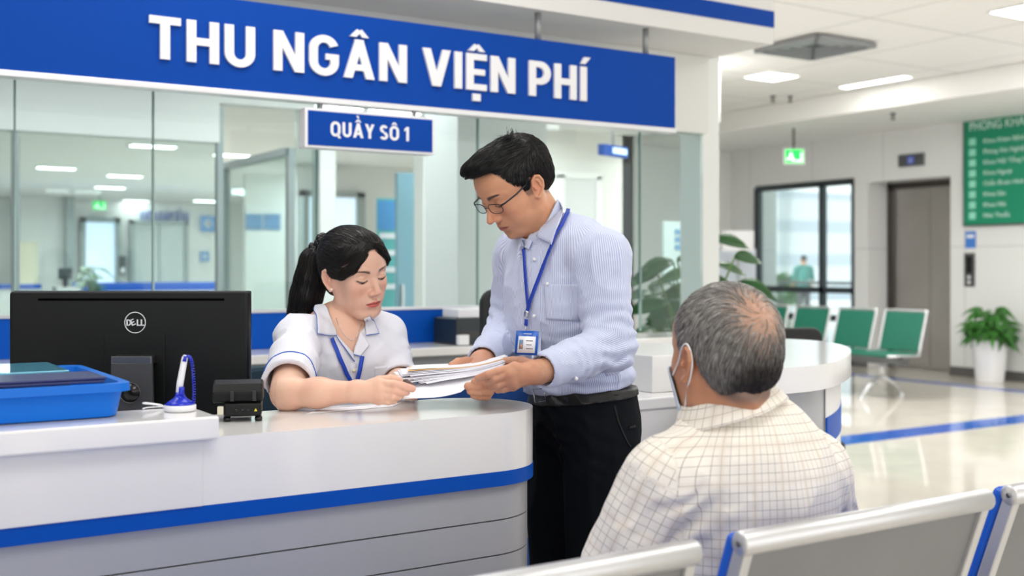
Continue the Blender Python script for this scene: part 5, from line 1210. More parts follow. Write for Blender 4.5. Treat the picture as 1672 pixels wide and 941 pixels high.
# ----------------------------------------------------------------------------------------------- standing man
def build_man():
    root = person('person', 'standing man in blue striped shirt, black trousers and glasses, leaning over papers', (.167, 2.68, 0))
    ps = pose([[-0.7122, 0.5352, -0.4542], [-0.4162, -0.843, -0.3407], [-0.5652, -0.0536, 0.8232]], MAN_T, (.978, .994, .885))
    g = dict(jaw=1.02, face=1.02, browt=1.7, browd=.95, slant=.0015, open=.0012, nose=1.1, lip=.85, blush=(196, 118, 92), beard=.16, browh=-.002)
    l, f_, ax = nrm([.60, -.80, 0]), nrm([-.80, -.60, .0]), nrm([-.12, -.02, 1])
    nb = PV(897, 385, 2.69)                                  # base of the neck
    ne = V2H(nb[None], ps)[0]
    hs = head_sdf(g, tuple(ne), (.055, .060))
    sh = lambda V: 1 - sm(np.abs(V[:, 1]), 0, 1) * 0
    zfx = ([-.12, -.06, -.034, -.026, .002, .008, .021, .028, .042, .052, .064, .085, .10], [-.060, -.056, -.045, .022, .026, -.018, -.016, .018, .030, .050, .084, .086, .086])
    hair = Sdf().ell((-.012, 0, .042), (.103, .083, .090)).ell((-.050, 0, -.002), (.050, .066, .056), .02).ell((.042, -.006, .096), (.052, .058, .034), .02).ell((.070, -.026, .101), (.024, .034, .017), .015)
    hair.fn(lambda P: (np.interp(P[:, 0], *zfx).astype(np.float32) + .006 * sm(P[:, 1], -.01, .03) * sm(P[:, 0], .055, .07) - P[:, 2]) * .7, 'i', .004)
    hair.disp(lambda P: .0022 * vnoise(P * A(.35, 1, .7), 150))
    hmask = lambda V: sm(V[:, 2], np.interp(V[:, 0], *zfx) - .010, np.interp(V[:, 0], *zfx) + .004) * (1 - sm(np.hypot(V[:, 0] + .008, V[:, 2] + .004), .026, .030) * 0)
    V, F = head_verts(hs, hi=(.125, .10, .13), lo=(-.16, -.11, min(-.2, ne[2] - .07)))
    C = head_colour(V, g, (208, 150, 116), (178, 96, 84), (20, 17, 17), (60, 48, 44), lambda V: hmask(V) * (np.abs(V[:, 1]) < .0785) * .7)
    parts = [(H2V(V, ps), F, C)]
    HV, HF = surf(hair, (-.125, -.10, -.07), (.125, .10, .145), .0022)
    # body: chest, arms, hands
    shL, elL, wrL = PV(981, 424, 2.53), PV(996, 566, 2.50), PV(880, 608, 2.345)
    shR, elR, wrR = PV(850, 420, 2.82), PV(834, 540, 2.86), PV(786, 592, 2.60)
    b = Sdf(); b.chain([nb, PV(915, 470, 2.68), PV(950, 640, 2.68)], [.06, .10, .075], .03)
    b.chain([shL, elL, wrL], [.045, .040, .026], .02); b.chain([shR, elR, wrR], [.045, .040, .026], .02)
    for hp, kn_, an in (((.205, 2.63, .93), (.20, 2.62, .50), (.205, 2.64, .09)), ((.125, 2.76, .93), (.12, 2.76, .50), (.12, 2.78, .09))): b.chain([hp, kn_, an], [.07, .05, .04], .03)
    V, F = surf(b, (-.25, 2.2, .03), (.40, 3.05, 1.42), .008); parts.append((V, F, np.tile(C3((206, 152, 122)), (len(V), 1))))
    h1 = Sdf(); h1.flat(elL * .3 + wrL * .7, wrL, .030, .025, (.3, .9, 0), .75, .01)
    kn = [PV(840, 600, 2.305), PV(833, 611, 2.300), PV(833, 622, 2.305), PV(838, 631, 2.315)]
    hand(h1, tuple(wrL + A(-.004, 0, 0)), kn,
         [[PV(814, 607, 2.30), PV(797, 612, 2.30), PV(781, 618, 2.315)], [PV(809, 619, 2.30), PV(797, 624, 2.325), PV(803, 622, 2.35)], [PV(814, 629, 2.305), PV(804, 632, 2.33), PV(809, 628, 2.355)], [PV(822, 636, 2.315), PV(813, 637, 2.335), PV(818, 632, 2.355)]],
         [PV(868, 598, 2.33), PV(852, 591, 2.37), PV(838, 590, 2.41), PV(824, 590, 2.45)], [.0090, .0090, .0086, .0076], wr=(.022, .018))
    h2 = Sdf(); h2.flat(elR * .3 + wrR * .7, wrR, .032, .026, (.3, .9, .2), .75, .01)
    kn = [PV(760, 594, 2.52), PV(772, 606, 2.50), PV(786, 616, 2.49), PV(797, 628, 2.49)]
    hand(h2, tuple(wrR), [PV(772, 604, 2.50), PV(788, 612, 2.48), PV(797, 622, 2.475), PV(800, 632, 2.475)],
         [[PV(792, 614, 2.43), PV(798, 622, 2.39), PV(786, 624, 2.365), PV(776, 623, 2.36)], [PV(801, 624, 2.44), PV(798, 630, 2.385), PV(781, 631, 2.365), PV(764, 631, 2.36)], [PV(803, 634, 2.44), PV(799, 640, 2.39), PV(783, 640, 2.37), PV(768, 639, 2.365)], [PV(801, 640, 2.45), PV(796, 648, 2.40), PV(783, 648, 2.385), PV(773, 646, 2.38)]],
         [PV(778, 594, 2.58), PV(762, 591, 2.55), PV(748, 592, 2.53), PV(738, 597, 2.52)], [.0098, .0098, .0092, .0082], wr=(.024, .02))
    for h_, lo_, hi_ in ((h1, PV(900, 650, 2.5), PV(770, 560, 2.25)), (h2, PV(820, 665, 2.7), PV(720, 570, 2.3))):
        lo2 = np.minimum(lo_, hi_) - .03; hi2 = np.maximum(lo_, hi_) + .03
        V, F = surf(h_, lo2, hi2, .0018); c = np.tile(C3((204, 148, 118)), (len(V), 1)); n = vnoise(V.astype(np.float32), 60); c = mixc(c, .25 * np.clip(n, 0, 1), (190, 110, 88)); parts.append((V, F, c))
    V, F, C = join_np(parts); mesh_np('body', to_world(V), F, SKIN, root, col=C)
    # hair
    hc = np.tile(C3((9, 9, 10)), (len(HV), 1)); ho = mesh_np('hair', to_world(H2V(HV, ps)), HF, HAIR, root, col=hc)
    def flow(P, g_, k):
        x, y, z = P.T; top = sm(z, .05, .09) * sm(x, -.07, -.03); side = 1 - top
        d = np.zeros_like(P); d[:, 0] = top * 1.0 + side * (.35 * sm(x, -.06, 0)); d[:, 1] = top * (-.45) ; d[:, 2] = -side * 1.0 - top * .1
        return d + .25 * np.stack([vnoise(P, 60), vnoise(P + 1, 60), vnoise(P + 2, 60)], 1)
    P0 = near_surface(hair, HV, lambda V: V[:, 2] > np.interp(V[:, 0], *zfx) + .003, 5200, 1); rn = np.random.RandomState(2)
    colf = lambda P: C3((17, 16, 17))[None] * rn.uniform(.3, 1.6, (len(P), 1))
    sv_, sf_, sc_ = strands(hair, P0, flow, rn.uniform(.022, .045, len(P0)), 6, .00055, lift=.0010, rnd=rn.uniform(.6, 1.2, len(P0)), end_lift=.0015, colf=colf)
    P1 = np.array([(-.045, .012, .128)]) + rn.normal(size=(90, 3)) * .009
    v2, f2, c2_ = strands(hair, P1, lambda P, g_, k: np.tile(A(.5, .5, .2), (len(P), 1)) + .5 * (P - A(-.045, .012, .12)) * 60, .035, 6, .0005, lift=.001, end_lift=.014, colf=colf)
    sv_, sf_, sc_ = join_np([(sv_, sf_, sc_), (v2, f2, c2_)])
    mesh_np('hair_strands', to_world(H2V(sv_, ps)), sf_, HAIR, ho, col=sc_)
    # glasses
    gl = MB()
    def hl(p): return tuple(to_world(H2V(np.array([p]), ps))[0])
    for y in (-1, 1):
        rim = [hl((.098 - .006 * max(0, math.cos(a) * 1) , y * (.034 + .0255 * math.copysign(abs(math.cos(a)) ** .7, math.cos(a))), -.0042 + .0140 * math.copysign(abs(math.sin(a)) ** .7, math.sin(a)))) for a in np.linspace(0, 2 * PI, 40, endpoint=False)]
        gl.tube(rim, .0009, 8, closed=True); gl.tube(rim[1:19], .0011, 8)
        gl.tube([hl((.0955 - .0035, y * .0595, .004)), hl((.086, y * .070, .006)), hl((.05, y * .076, .009)), hl((.0, y * .0765, .018)), hl((-.012, y * .078, .012)), hl((-.02, y * .078, -.002))], .0020, 8)
    gl.tube([hl((.100, -.0085, -.000)), hl((.103, 0, .002)), hl((.100, .0085, -.000))], .0010, 8)
    eg = gl.build('eyeglasses', mat('glasses_frame', (44, 46, 52), .3, .6), root, world=True); eg['label'] = 'thin dark metal-framed eyeglasses'
    for y in (-1, 1):
        lens = [hl((.0982 - .006 * max(0, math.cos(a)), y * (.034 + .0245 * math.copysign(abs(math.cos(a)) ** .7, math.cos(a))), -.0042 + .0131 * math.copysign(abs(math.sin(a)) ** .7, math.sin(a)))) for a in np.linspace(0, 2 * PI, 30, endpoint=False)]
        o = MB().add(lens, [tuple(range(30))]).build('lens', glass_mat('lens', (250, 252, 253), .35), eg, world=True); 
    # shirt
    R = torsoR(l, f_, ax); tor = Sdf()
    tor.ell(PV(912, 462, 2.68), (.160, .112, .165), .02, R=R); tor.ell(PV(930, 545, 2.69), (.150, .112, .18), .06, R=R)
    tor.ell(PV(947, 618, 2.69), (.152, .114, .060), .04, R=R)
    tor.chain([shR, nb + A(0, 0, -.015), shL], [.060, .066, .062], .035)
    tor.ell(PV(930, 405, 2.70), (.12, .07, .05), .03, R=R)
    armL = [shL, elL, elL * .15 + wrL * .85]; armR = [shR, elR, elR * .12 + wrR * .88]
    aL = ([tuple(x) for x in armL], [.067, .052, .040]); aR = ([tuple(x) for x in armR], [.066, .056, .040])
    st = Sdf(); st.fn(tor); st.chain(*aL, k=.028, kj=.03); st.chain(*aR, k=.028, kj=.03)
    st.disp(folds(.0055, 11, (1.3, 1.3, .75))); st.disp(folds(.0025, 26, (1, 1, 1), 5))
    st.disp(joint_folds(elL, elL - shL + A(.02, 0, -.03), .0055, .030, .085)); st.disp(joint_folds(elR, elR - shR, .005, .03, .08))
    st.disp(joint_folds(PV(955, 622, 2.58), (0, 0, 1), .004, .028, .09)); st.disp(joint_folds(elL * .5 + wrL * .5, wrL - elL, .0035, .03, .06))
    for w_, e_ in ((wrL, elL), (wrR, elR)):
        t = nrm(w_ - e_); c = w_ - t * .012; st.disk(c - t * .062, c, .0425, .0385, .002); st.cone(c - t * .05, c + t * .08, .033, .031, .002, 's')
    # neck opening and collar stand
    na = nrm(H2V(np.array([[-.01, 0, -.05]]), ps)[0] - nb); ca = nrm(na + f_ * -.25 + A(0, 0, .2)); c0 = nb - A(0, 0, .004) + np.asarray(f_) * .004
    st.disk(c0 - ca * .02, c0 + ca * .036, .075, .0655, .004)
    st.cone(c0 - ca * .03, c0 + ca * .10, .066, .060, .003, 's')
    p1 = PV(908, 323, 2.73); nn = nrm(np.cross(PV(864, 402, 2.58) - p1, l)); nn = nn if nn[2] > 0 else -nn
    st.fn(lambda P: np.maximum(-((P - p1) @ nn), np.linalg.norm(P - nb, axis=1) - .15), 's', .002)
    vn = Sdf(); nv = c0 + np.asarray(f_) * .085 - A(0, 0, .02)
    st.ell(nv, (.016, .05, .035), .006, 's', R=torsoR(l, f_, ax))
    st.plane((.167, 2.68, 1.010), (.12, 0, -1), .006)
    SV, SF = surf(st, (-.14, 2.28, .98), (.34, 3.02, 1.45), .0034)
    at = garment_attrs(SV, PV(930, 500, 2.69), np.asarray(l), np.asarray(f_), np.asarray(ax), tor, [aL, aR])
    SM = cloth_mat('striped_shirt', 'stripe'); shirt = mesh_np('shirt', to_world(SV), SF, SM, root, attrs=at); shirt['label'] = 'pale blue shirt with fine stripes'
    full = Sdf(); full.fn(st); hv = lambda P: hs(V2H(P, ps).astype(np.float32)) * ps[3]
    full.fn(hv, 'u')
    patch('collar_leaf', full, [(910, 319), (927, 333), (905, 401), (880, 389)], SM, shirt, lift=.003, th=.0025, n=14, lifts=(.004, .004), attrs='uv')
    patch('collar_leaf', full, [(853, 386), (872, 395), (866, 408), (850, 402)], SM, shirt, lift=.004, th=.0025, n=8, attrs='uv')
    patch('pocket', st, [(888, 464), (942, 464), (944, 525), (892, 522)], SM, shirt, lift=-.0005, th=.0022, n=14, attrs='uv')
    patch('placket', st, [(868, 400), (880, 400), (884, 628), (868, 628)], SM, shirt, lift=-.001, th=.0020, n=30, attrs='uv')
    for u, v in ((874, 424), (874, 516), (876, 577), (893, 620), (940, 617), (895, 464)):
        p = hit(st, u, v); 
        if p is not None: gg = grad(st, p[None])[0]; w_ = to_world(np.array([p + gg * .0035]))[0]; MB().ball(tuple(w_), .0045, 10, sc=(1, 1, 1)).build('button', M['white_plastic'], shirt, world=True)
    # trousers, belt
    tr = Sdf(); hipc = PV(950, 672, 2.69)
    tr.ell(hipc, (.148, .108, .10), .02, R=R); tr.ell(PV(950, 640, 2.69), (.144, .104, .06), .02, R=R)
    hips = [(.205, 2.63, .90), (.122, 2.755, .90)]; knees = [(.205, 2.61, .50), (.118, 2.75, .50)]; ank = [(.21, 2.64, .075), (.118, 2.77, .075)]
    for a, b_, c in zip(hips, knees, ank): tr.chain([a, b_, c], [.092, .074, .058], .04, kj=.03)
    tr0 = Sdf(); tr0.fn(tr); tr.disp(folds(.010, 7, (1.3, 1.3, .5))); tr.disp(joint_folds(PV(930, 700, 2.62), (.5, 0, .8), .004, .035, .10)); tr.disp(lambda P: -.003 * np.exp(-((P[:, 0] - .235 + .0 * P[:, 2]) / .006) ** 2) * (P[:, 2] < .9))
    tr.plane((0, 0, 1.016), (0, 0, 1), .004)
    TV, TF = surf(tr, (-.05, 2.45, .02), (.38, 2.95, 1.04), .006)
    trs = mesh_np('trousers', to_world(TV), TF, mat('black_trousers', (11, 14, 20), .85, bump=.15, bscale=700, spec=.15), root); trs['label'] = 'black dress trousers'
    ribbon('pocket_seam', tr, [(1003, 662), (1010, 690), (1024, 722), (1030, 730)], .004, .0012, mat('seam_black', (8, 9, 12), .8), trs, .0003, 5)
    ribbon('pocket_welt', tr, [(1026, 700), (1038, 696)], .006, .0012, mat('seam_black_b', (10, 11, 14), .8), trs, .0003, 3)
    belt = Sdf(); belt.fn(lambda P: tr0(P) - .0045); belt.fn(lambda P: np.abs(P[:, 2] - 1.004 - .12 * (P[:, 0] - .167)) - .0175, 'i', .003)
    BV, BF = surf(belt, (-.05, 2.45, .95), (.38, 2.95, 1.04), .003)
    be = mesh_np('belt', to_world(BV), BF, mat('black_leather', (13, 13, 14), .4, bump=.3, bscale=400), root)
    q = [(870, 636), (888, 635), (892, 655), (874, 657)]; bh = hitv(belt, q + [(879, 646), (886, 646), (892, 646)]); D_ = np.nanmin(bh[:, 1]) - .002
    pts = [to_world(np.array([PV(*x, D_)]))[0] for x in q]
    if len(pts) == 4: MB().tube([tuple(x) for x in pts], .0022, 6, closed=True).build('buckle', M['chrome'], be, world=True)
    for x_ in ((1006, 630), (925, 642)):
        patch('belt_loop', belt, [(x_[0] - 4, x_[1] - 16), (x_[0] + 4, x_[1] - 16), (x_[0] + 4, x_[1] + 16), (x_[0] - 4, x_[1] + 16)], mat('loop_cloth', (26, 29, 36), .75), be, lift=.001, th=.002, n=4)
    for a in ank: shoe(root, a, f_)
    # lanyard and badge
    LB = mat('lanyard_blue', (14, 58, 176), .5); ful = full
    la = ribbon('lanyard', ful, [(926, 331), (929, 340), (922, 362), (908, 392), (890, 436), (872, 484), (864, 508)], .0095, .0016, LB, root, .0065, 6)
    ribbon('strap', ful, [(857, 406), (859, 440), (862, 480), (865, 508)], .0075, .0016, LB, la, .004, 5)
    ribbon('strap', ful, [(864, 506), (863, 518)], .012, .003, M['chrome'], la, .006, 3); ribbon('strap', ful, [(863, 520), (862, 532)], .010, .002, LB, la, .006, 3)
    ribbon('clip', ful, [(862, 532), (862, 543)], .005, .003, M['chrome'], la, .006, 3)
    Db = float(np.nanmin(hitv(ful, [(843, 541), (880, 541), (877, 580), (840, 579), (861, 560), (878, 560)])[:, 1])) - .006
    def plate(name, q, m, parent, back, th=.0015):
        P = [PV(u, v, Db - back) for u, v in q] + [PV(u, v, Db - back) + A(0, th, 0) for u, v in q]
        return mesh_np(name, to_world(np.array(P)), np.array([(0, 1, 2, 3), (7, 6, 5, 4), (0, 4, 5, 1), (1, 5, 6, 2), (2, 6, 7, 3), (3, 7, 4, 0)]), m, parent, smooth=False)
    bd_ = plate('id_badge', [(843, 540), (880, 541), (877, 581), (840, 579)], mat('badge_blue', (20, 92, 190), .3), la, 0, .003)
    plate('badge_card', [(847, 549), (875, 550), (873, 577), (844, 576)], M['paper'], la, .0006, .0005)
    plate('badge_photo', [(848, 555), (854.5, 555), (853.5, 570), (847, 570)], mat('photo_tint', (110, 140, 170), .5), la, .0012, .0005)
    plate('badge_photo', [(849.5, 562), (853, 562), (852.5, 569), (848.5, 569)], mat('photo_skin', (196, 140, 110), .5), la, .0016, .0005)
    for k in range(3): plate('badge_print', [(859, 556 + k * 6.5), (870 - 2 * (k == 1), 556.5 + k * 6.5), (870 - 2 * (k == 1), 557.6 + k * 6.5), (859, 557.1 + k * 6.5)], M['dark_grey'], la, .0012, .0005)
    plate('badge_print', [(855, 544.6), (868, 545), (868, 546.4), (855, 546)], M['paper'], la, .0006, .0005)
    return root
def build_woman():
    root = person('person', 'seated receptionist woman in white short-sleeved blouse with blue piping and ponytail', (-.41, 2.78, 0))
    ps = pose([[0.6933, 0.7207, -0.0033], [-0.698, 0.6703, -0.2518], [-0.1792, 0.1769, 0.9678]], WOM_T, (.90, .934, .885))
    g = dict(jaw=.88, face=.96, browh=-.0035, browt=1.3, browd=.9, slant=.0035, open=.0050, iris=.52, nose=.55, nw=.86, lip=1.12, blush=(226, 140, 122), eary=.071)
    l, f_, ax = nrm([.90, .43, 0]), nrm([.43, -.90, 0]), nrm([0, -.10, 1])
    nb = PV(560, 528, 2.76); ne = V2H(nb[None], ps)[0]
    hs = head_sdf(g, tuple(ne), (.042, .043))
    skin = (232, 186, 162)
    zfx = ([-.12, -.05, -.028, -.020, .004, .012, .022, .040, .060, .078, .10], [-.085, -.085, -.060, .018, .022, .002, .002, .030, .056, .078, .084])
    hair = Sdf().ell((-.014, 0, .042), (.101, .082, .088)).ell((-.052, 0, .004), (.050, .064, .052), .02).ell((-.054, 0, -.040), (.036, .052, .040), .03).ell((.03, 0, .060), (.060, .070, .060), .015)
    hair.fn(lambda P: (np.interp(P[:, 0], *zfx).astype(np.float32) - P[:, 2]) * .7, 'i', .004)
    for y in (-1, 1):
        for j in range(5):
            e = j * .004
            q_ = 1 if y < 0 else 0; hair.chain([(.066 - e, y * .006, .097 + e * .4), (.083 - e, y * (.036 - .006 * q_), .072 - .003 * q_ + e * .3), (.068 + .008 * q_ - e, y * (.061 - .009 * q_ + e * .3), .040 - .005 * q_), (.042 + .010 * q_ - e, y * (.0755 - .004 * q_), .018 - .010 * q_ + e), (.016 - e, y * .080, .014 - .008 * q_ + e * .8)], [.005, .0066, .0066, .0052, .003], .007)
    hair.disp(lambda P: .0011 * vnoise(P * A(.4, 1.6, 1.2), 170))
    hmask = lambda V: sm(V[:, 2], np.interp(V[:, 0], *zfx) - .008, np.interp(V[:, 0], *zfx) + .004)
    V, F = head_verts(hs, lo=(-.16, -.12, min(-.2, ne[2] - .06)))
    C = head_colour(V, g, skin, (205, 72, 72), (52, 36, 32), (60, 46, 44), lambda V: hmask(V) * (np.abs(V[:, 1]) < .077) * .7)
    parts = [(H2V(V, ps), F, C)]; HV, HF = surf(hair, (-.125, -.10, -.10), (.125, .10, .145), .0020)
    shR, elR, wrR = PV(486, 553, 2.66), PV(469, 643, 2.36), PV(584, 640, 2.32)
    shL, elL, wrL = PV(626, 548, 2.86), PV(652, 622, 2.72), PV(650, 622, 2.56)
    b = Sdf(); b.ell(PV(562, 600, 2.79), (.140, .095, .17), .02, R=torsoR(l, f_, ax)); b.chain([shR + A(.01, 0, -.01), nb + A(0, 0, -.03), shL + A(-.01, 0, -.01)], [.04, .045, .04], .03)
    b.cone(nb, PV(565, 590, 2.76), .045, .07, .03); b.chain([PV(565, 640, 2.80), (-.41, 2.84, .70)], [.11, .12], .03)
    b.chain([(-.41, 2.84, .68), (-.25, 2.58, .66), (-.26, 2.60, .30)], [.09, .065, .05], .03); b.chain([(-.48, 2.84, .68), (-.42, 2.55, .66), (-.42, 2.58, .30)], [.09, .065, .05], .03)
    b.chain([shL, elL, wrL], [.036, .033, .022], .02); b.cone(shR, elR, .043, .037, .02)
    V, F = surf(b, (-.75, 2.25, .22), (.0, 3.05, 1.28), .006); parts.append((V, F, np.tile(C3(skin), (len(V), 1))))
    h1 = Sdf(); h1.cone(shR * .5 + elR * .5, elR, .043, .035, .02); h1.chain([elR, elR * .55 + wrR * .45, wrR], [.031, .029, .021], .02, kj=.02)
    kn = [PV(619, 626, 2.31), PV(621, 636, 2.305), PV(621, 646, 2.305), PV(618, 654, 2.312)]
    hand(h1, tuple(wrR), kn,
         [[PV(643, 628, 2.30), PV(659, 631, 2.305), PV(673, 635, 2.315)], [PV(645, 638, 2.30), PV(657, 641, 2.31), PV(664, 641, 2.33)], [PV(641, 648, 2.30), PV(651, 648, 2.315), PV(655, 645, 2.335)], [PV(634, 656, 2.305), PV(643, 655, 2.32), PV(647, 651, 2.34)]],
         [PV(600, 630, 2.335), PV(620, 622, 2.36), PV(637, 619, 2.375), PV(652, 622, 2.385)], [.0088, .0088, .0083, .0073], wr=(.021, .02), tr=.0095)
    V, F = surf(h1, PV(425, 680, 2.2) * A(1, 1, 1) - A(.0, 0, .02), (PV(690, 590, 2.50)) + A(.02, .25, .12), .0018)
    n = vnoise(V.astype(np.float32), 50); c = mixc(np.tile(C3(skin), (len(V), 1)), .2 * np.clip(n, 0, 1), (226, 150, 128)); tip = np.exp(-((V - PV(673, 635, 2.315)) ** 2).sum(1) / .009 ** 2); c = mixc(c, .4 * tip, (222, 120, 120)); parts.append((V, F, c))
    h2 = Sdf(); kn = [PV(648, 625, 2.50), PV(652, 630, 2.49), PV(655, 636, 2.49), PV(657, 642, 2.50)]
    hand(h2, tuple(wrL), kn, [[PV(660, 630, 2.47), PV(668, 632, 2.46), PV(676, 634, 2.46)], [PV(664, 636, 2.47), PV(672, 638, 2.46), PV(680, 640, 2.46)], [PV(666, 642, 2.47), PV(674, 643, 2.46), PV(680, 644, 2.46)], [PV(666, 648, 2.475), PV(672, 649, 2.47), PV(678, 650, 2.47)]],
         [PV(645, 622, 2.53), PV(645, 619, 2.50), PV(650, 618, 2.47)], [.0082, .0082, .0078, .007], wr=(.02, .018), tr=.009)
    V, F = surf(h2, PV(625, 670, 2.4), PV(700, 590, 2.4) + A(.03, .25, .05), .0022); parts.append((V, F, np.tile(C3(skin), (len(V), 1))))
    V, F, C = join_np(parts); mesh_np('body', to_world(V), F, SKIN, root, col=C)
    HC = lambda n: np.tile(C3((11, 9, 9)), (n, 1)); ho = mesh_np('hair', to_world(H2V(HV, ps)), HF, HAIR, root, col=HC(len(HV)))
    tgt = A(-.105, 0, .045)
    def flow(P, g_, k):
        d = tgt - P; d /= np.linalg.norm(d, axis=1)[:, None]; x, y, z = P.T
        fr = (sm(x, .035, .05) * (z < .096))[:, None]; down = np.stack([-.35 + 0 * x, np.sign(y) * .8, -.9 + 0 * x], 1)
        return d * (1 - fr) + down * fr + .06 * np.stack([vnoise(P, 60), vnoise(P + 1, 60), vnoise(P + 2, 60)], 1)
    rn = np.random.RandomState(5); P0 = near_surface(hair, HV, lambda V: V[:, 2] > -.04, 5200, 7); colf = lambda P: C3((22, 17, 16))[None] * rn.uniform(.3, 1.7, (len(P), 1))
    a_ = strands(hair, P0, flow, rn.uniform(.035, .075, len(P0)), 8, .0005, lift=.0006, end_lift=.0006, colf=colf)
    nb_ = 240; P1 = np.stack([.078 + rn.normal(size=nb_) * .003, np.sign(rn.uniform(-1, .7, nb_)) * rn.uniform(.006, .034, nb_), .088 - rn.uniform(0, .018, nb_)], 1)
    hh = lambda P: np.minimum(hair(P), hs(P)); 
    b_ = strands(hh, P1, lambda P, g_, k: np.stack([-.30 + 0 * P[:, 0] - .12 * k, np.sign(P[:, 1]) * (.55 + .0 * k), -1.0 + .06 * k + 0 * P[:, 0]], 1), rn.uniform(.06, .095, nb_), 10, .00038, lift=.0012, end_lift=.003, colf=colf)
    a_ = join_np([a_, b_]); mesh_np('hair_strands', to_world(H2V(a_[0], ps)), a_[1], HAIR, ho, col=a_[2])
    # ponytail and clip
    cl = H2V(np.array([[-.108, .004, .048]]), ps)[0]
    path = [cl + A(.006, 0, -.002), PV(511, 425, cl[1] + .012), PV(508, 455, cl[1] + .015), PV(500, 485, cl[1] + .02), PV(490, 515, cl[1] + .03), PV(484, 545, cl[1] + .05)]
    pt = Sdf().chain([tuple(p) for p in path], [.018, .028, .036, .036, .028, .012], .01, kj=.02); pt.disp(lambda P: .002 * vnoise(P * A(1.4, 1.4, .25), 160))
    V, F = surf(pt, np.min(path, 0) - .06, np.max(path, 0) + .06, .003); po = mesh_np('ponytail', to_world(V), F, HAIR, ho, col=HC(len(V)))
    P0 = V[np.random.RandomState(3).choice(len(V), 1500)]
    s_ = strands(pt, P0, lambda P, g_, k: np.tile(A(-.22, .05, -1), (len(P), 1)) + .1 * np.stack([vnoise(P, 30), vnoise(P + 1, 30), vnoise(P + 2, 30)], 1), rn.uniform(.05, .10, len(P0)), 7, .0005, lift=.001, end_lift=.003, colf=colf); mesh_np('strands', to_world(s_[0]), s_[1], HAIR, ho, col=s_[2])
    ck = MB(); 
    for i, (u, v) in enumerate(((523, 391), (514, 407), (519, 397), (511, 411), (527, 388), (510, 403))):
        w_ = to_world(np.array([PV(u, v, cl[1] - .005 + .006 * (i % 2))]))[0]; ck.ball(tuple(w_), .0130 - .0012 * (i % 3), 10, sc=(1, 1, 1.15))
    ck.build('hair_clip', M['black_gloss'], root, world=True)
    w_ = to_world(hitv(lambda P: hs(V2H(P, ps).astype(np.float32)) * ps[3], [(541.5, 473)]) - A(0, .002, 0))[0]; MB().ball(tuple(w_), .0032, 10).build('earring', mat('pearl', (245, 238, 232), .15, coat=.5), root, world=True)
    # blouse
    R = torsoR(l, f_, ax); tor = Sdf(); tor.ell(PV(562, 590, 2.79), (.152, .105, .14), .02, R=R); tor.ell(PV(562, 650, 2.79), (.150, .112, .14), .05, R=R)
    tor.chain([shR, nb + A(0, .01, -.028), shL], [.050, .052, .050], .035)
    for s_ in (-1, 1): tor.ell(PV(575, 592, 2.715) + np.asarray(l) * s_ * .060, (.05, .045, .05), .04)
    aR = ([tuple(shR), tuple(shR * .14 + elR * .86)], [.054, .056]); aL = ([tuple(shL), tuple(shL * .02 + elL * .98)], [.050, .052])
    st = Sdf(); st.fn(tor); tR = nrm(elR - shR); 
    st.chain([shR + A(.005, 0, 0), shR * .5 + elR * .5], [.052, .052], .03); st.disk(shR * .62 + elR * .38, shR * .14 + elR * .86 + A(-.003, 0, .006), .051, .053, .008)
    st.chain([shL, shL * .5 + elL * .5], [.048, .048], .03); st.disk(shL * .6 + elL * .4, shL * .02 + elL * .98, .047, .047, .01)
    st.disp(folds(.0055, 10, (1.2, 1.2, .8), 2)); st.disp(folds(.0025, 24, (1, 1, 1), 8))
    st.disp(joint_folds(PV(490, 585, 2.64), (.7, 0, .7), .005, .04, .06)); st.disp(joint_folds(PV(640, 590, 2.80), (-.7, 0, .7), .005, .035, .05))
    st.cone(shR * .5 + elR * .5, elR + tR * .06, .046, .049, .004, 's'); st.cone(shL * .3 + elL * .7, elL + (elL - shL) * .4, .039, .041, .004, 's')
    # neck opening down to the lapel point
    na = nrm(H2V(np.array([[-.01, 0, -.05]]), ps)[0] - nb); c0 = nb + A(0, 0, -.012)
    st.cone(c0 - na * .03, c0 + na * .12, .058, .060, .006, 's')
    vp = [hit(tor, 548, 545), hit(tor, 590, 538), hit(tor, 575, 578)]
    fo = np.asarray(f_)
    def vneck(P):
        m_ = (vp[0] + vp[1]) / 2; dn = vp[2] - m_; L_ = np.linalg.norm(dn); dn = dn / L_; wd = (vp[1] - vp[0]); wl = np.linalg.norm(wd) / 2; wd = nrm(wd)
        q = P - m_; h = (q @ dn) / L_; s2 = np.abs(q @ wd) - wl * (1 - np.clip(h, -1.5, 1)); return np.maximum(np.maximum(s2 * .8, (h - 1) * L_), np.maximum(np.abs((P - m_) @ fo) - .05, (-h - 1.2) * L_))
    st.fn(vneck, 's', .003)
    SV, SF = surf(st, (-.66, 2.38, .80), (-.20, 3.0, 1.30), .0036)
    WM = mat('white_blouse', (226, 227, 237), .7, sheen=.1, bump=.1, bscale=800); bl = mesh_np('blouse', to_world(SV), SF, WM, root)
    bl['label'] = 'white short-sleeved blouse with blue piping'
    full = Sdf(); full.fn(st); full.fn(b); full.fn(lambda P: hs(V2H(P, ps).astype(np.float32)) * ps[3])
    PB = mat('piping_blue', (40, 96, 196), .5)
    def leaf(q, edge, **k):
        r = patch('collar_leaf', full, q, WM, bl, edge=edge, **k); r[1].build('piping', PB, bl, world=True)
    bot = lambda n: [(i, 0) for i in range(n + 1)] + [(n, j) for j in range(1, n + 1)]
    botr = lambda n: [(n, j) for j in range(n + 1)] + [(i, n) for i in range(n - 1, -1, -1)]
    leaf([(513, 494), (530, 484), (548, 550), (515, 547)], bot, lift=.004, th=.003, n=14, lifts=(.003, 0))
    leaf([(594, 519), (604, 515), (617, 547), (597, 550)], botr, lift=.004, th=.003, n=12)
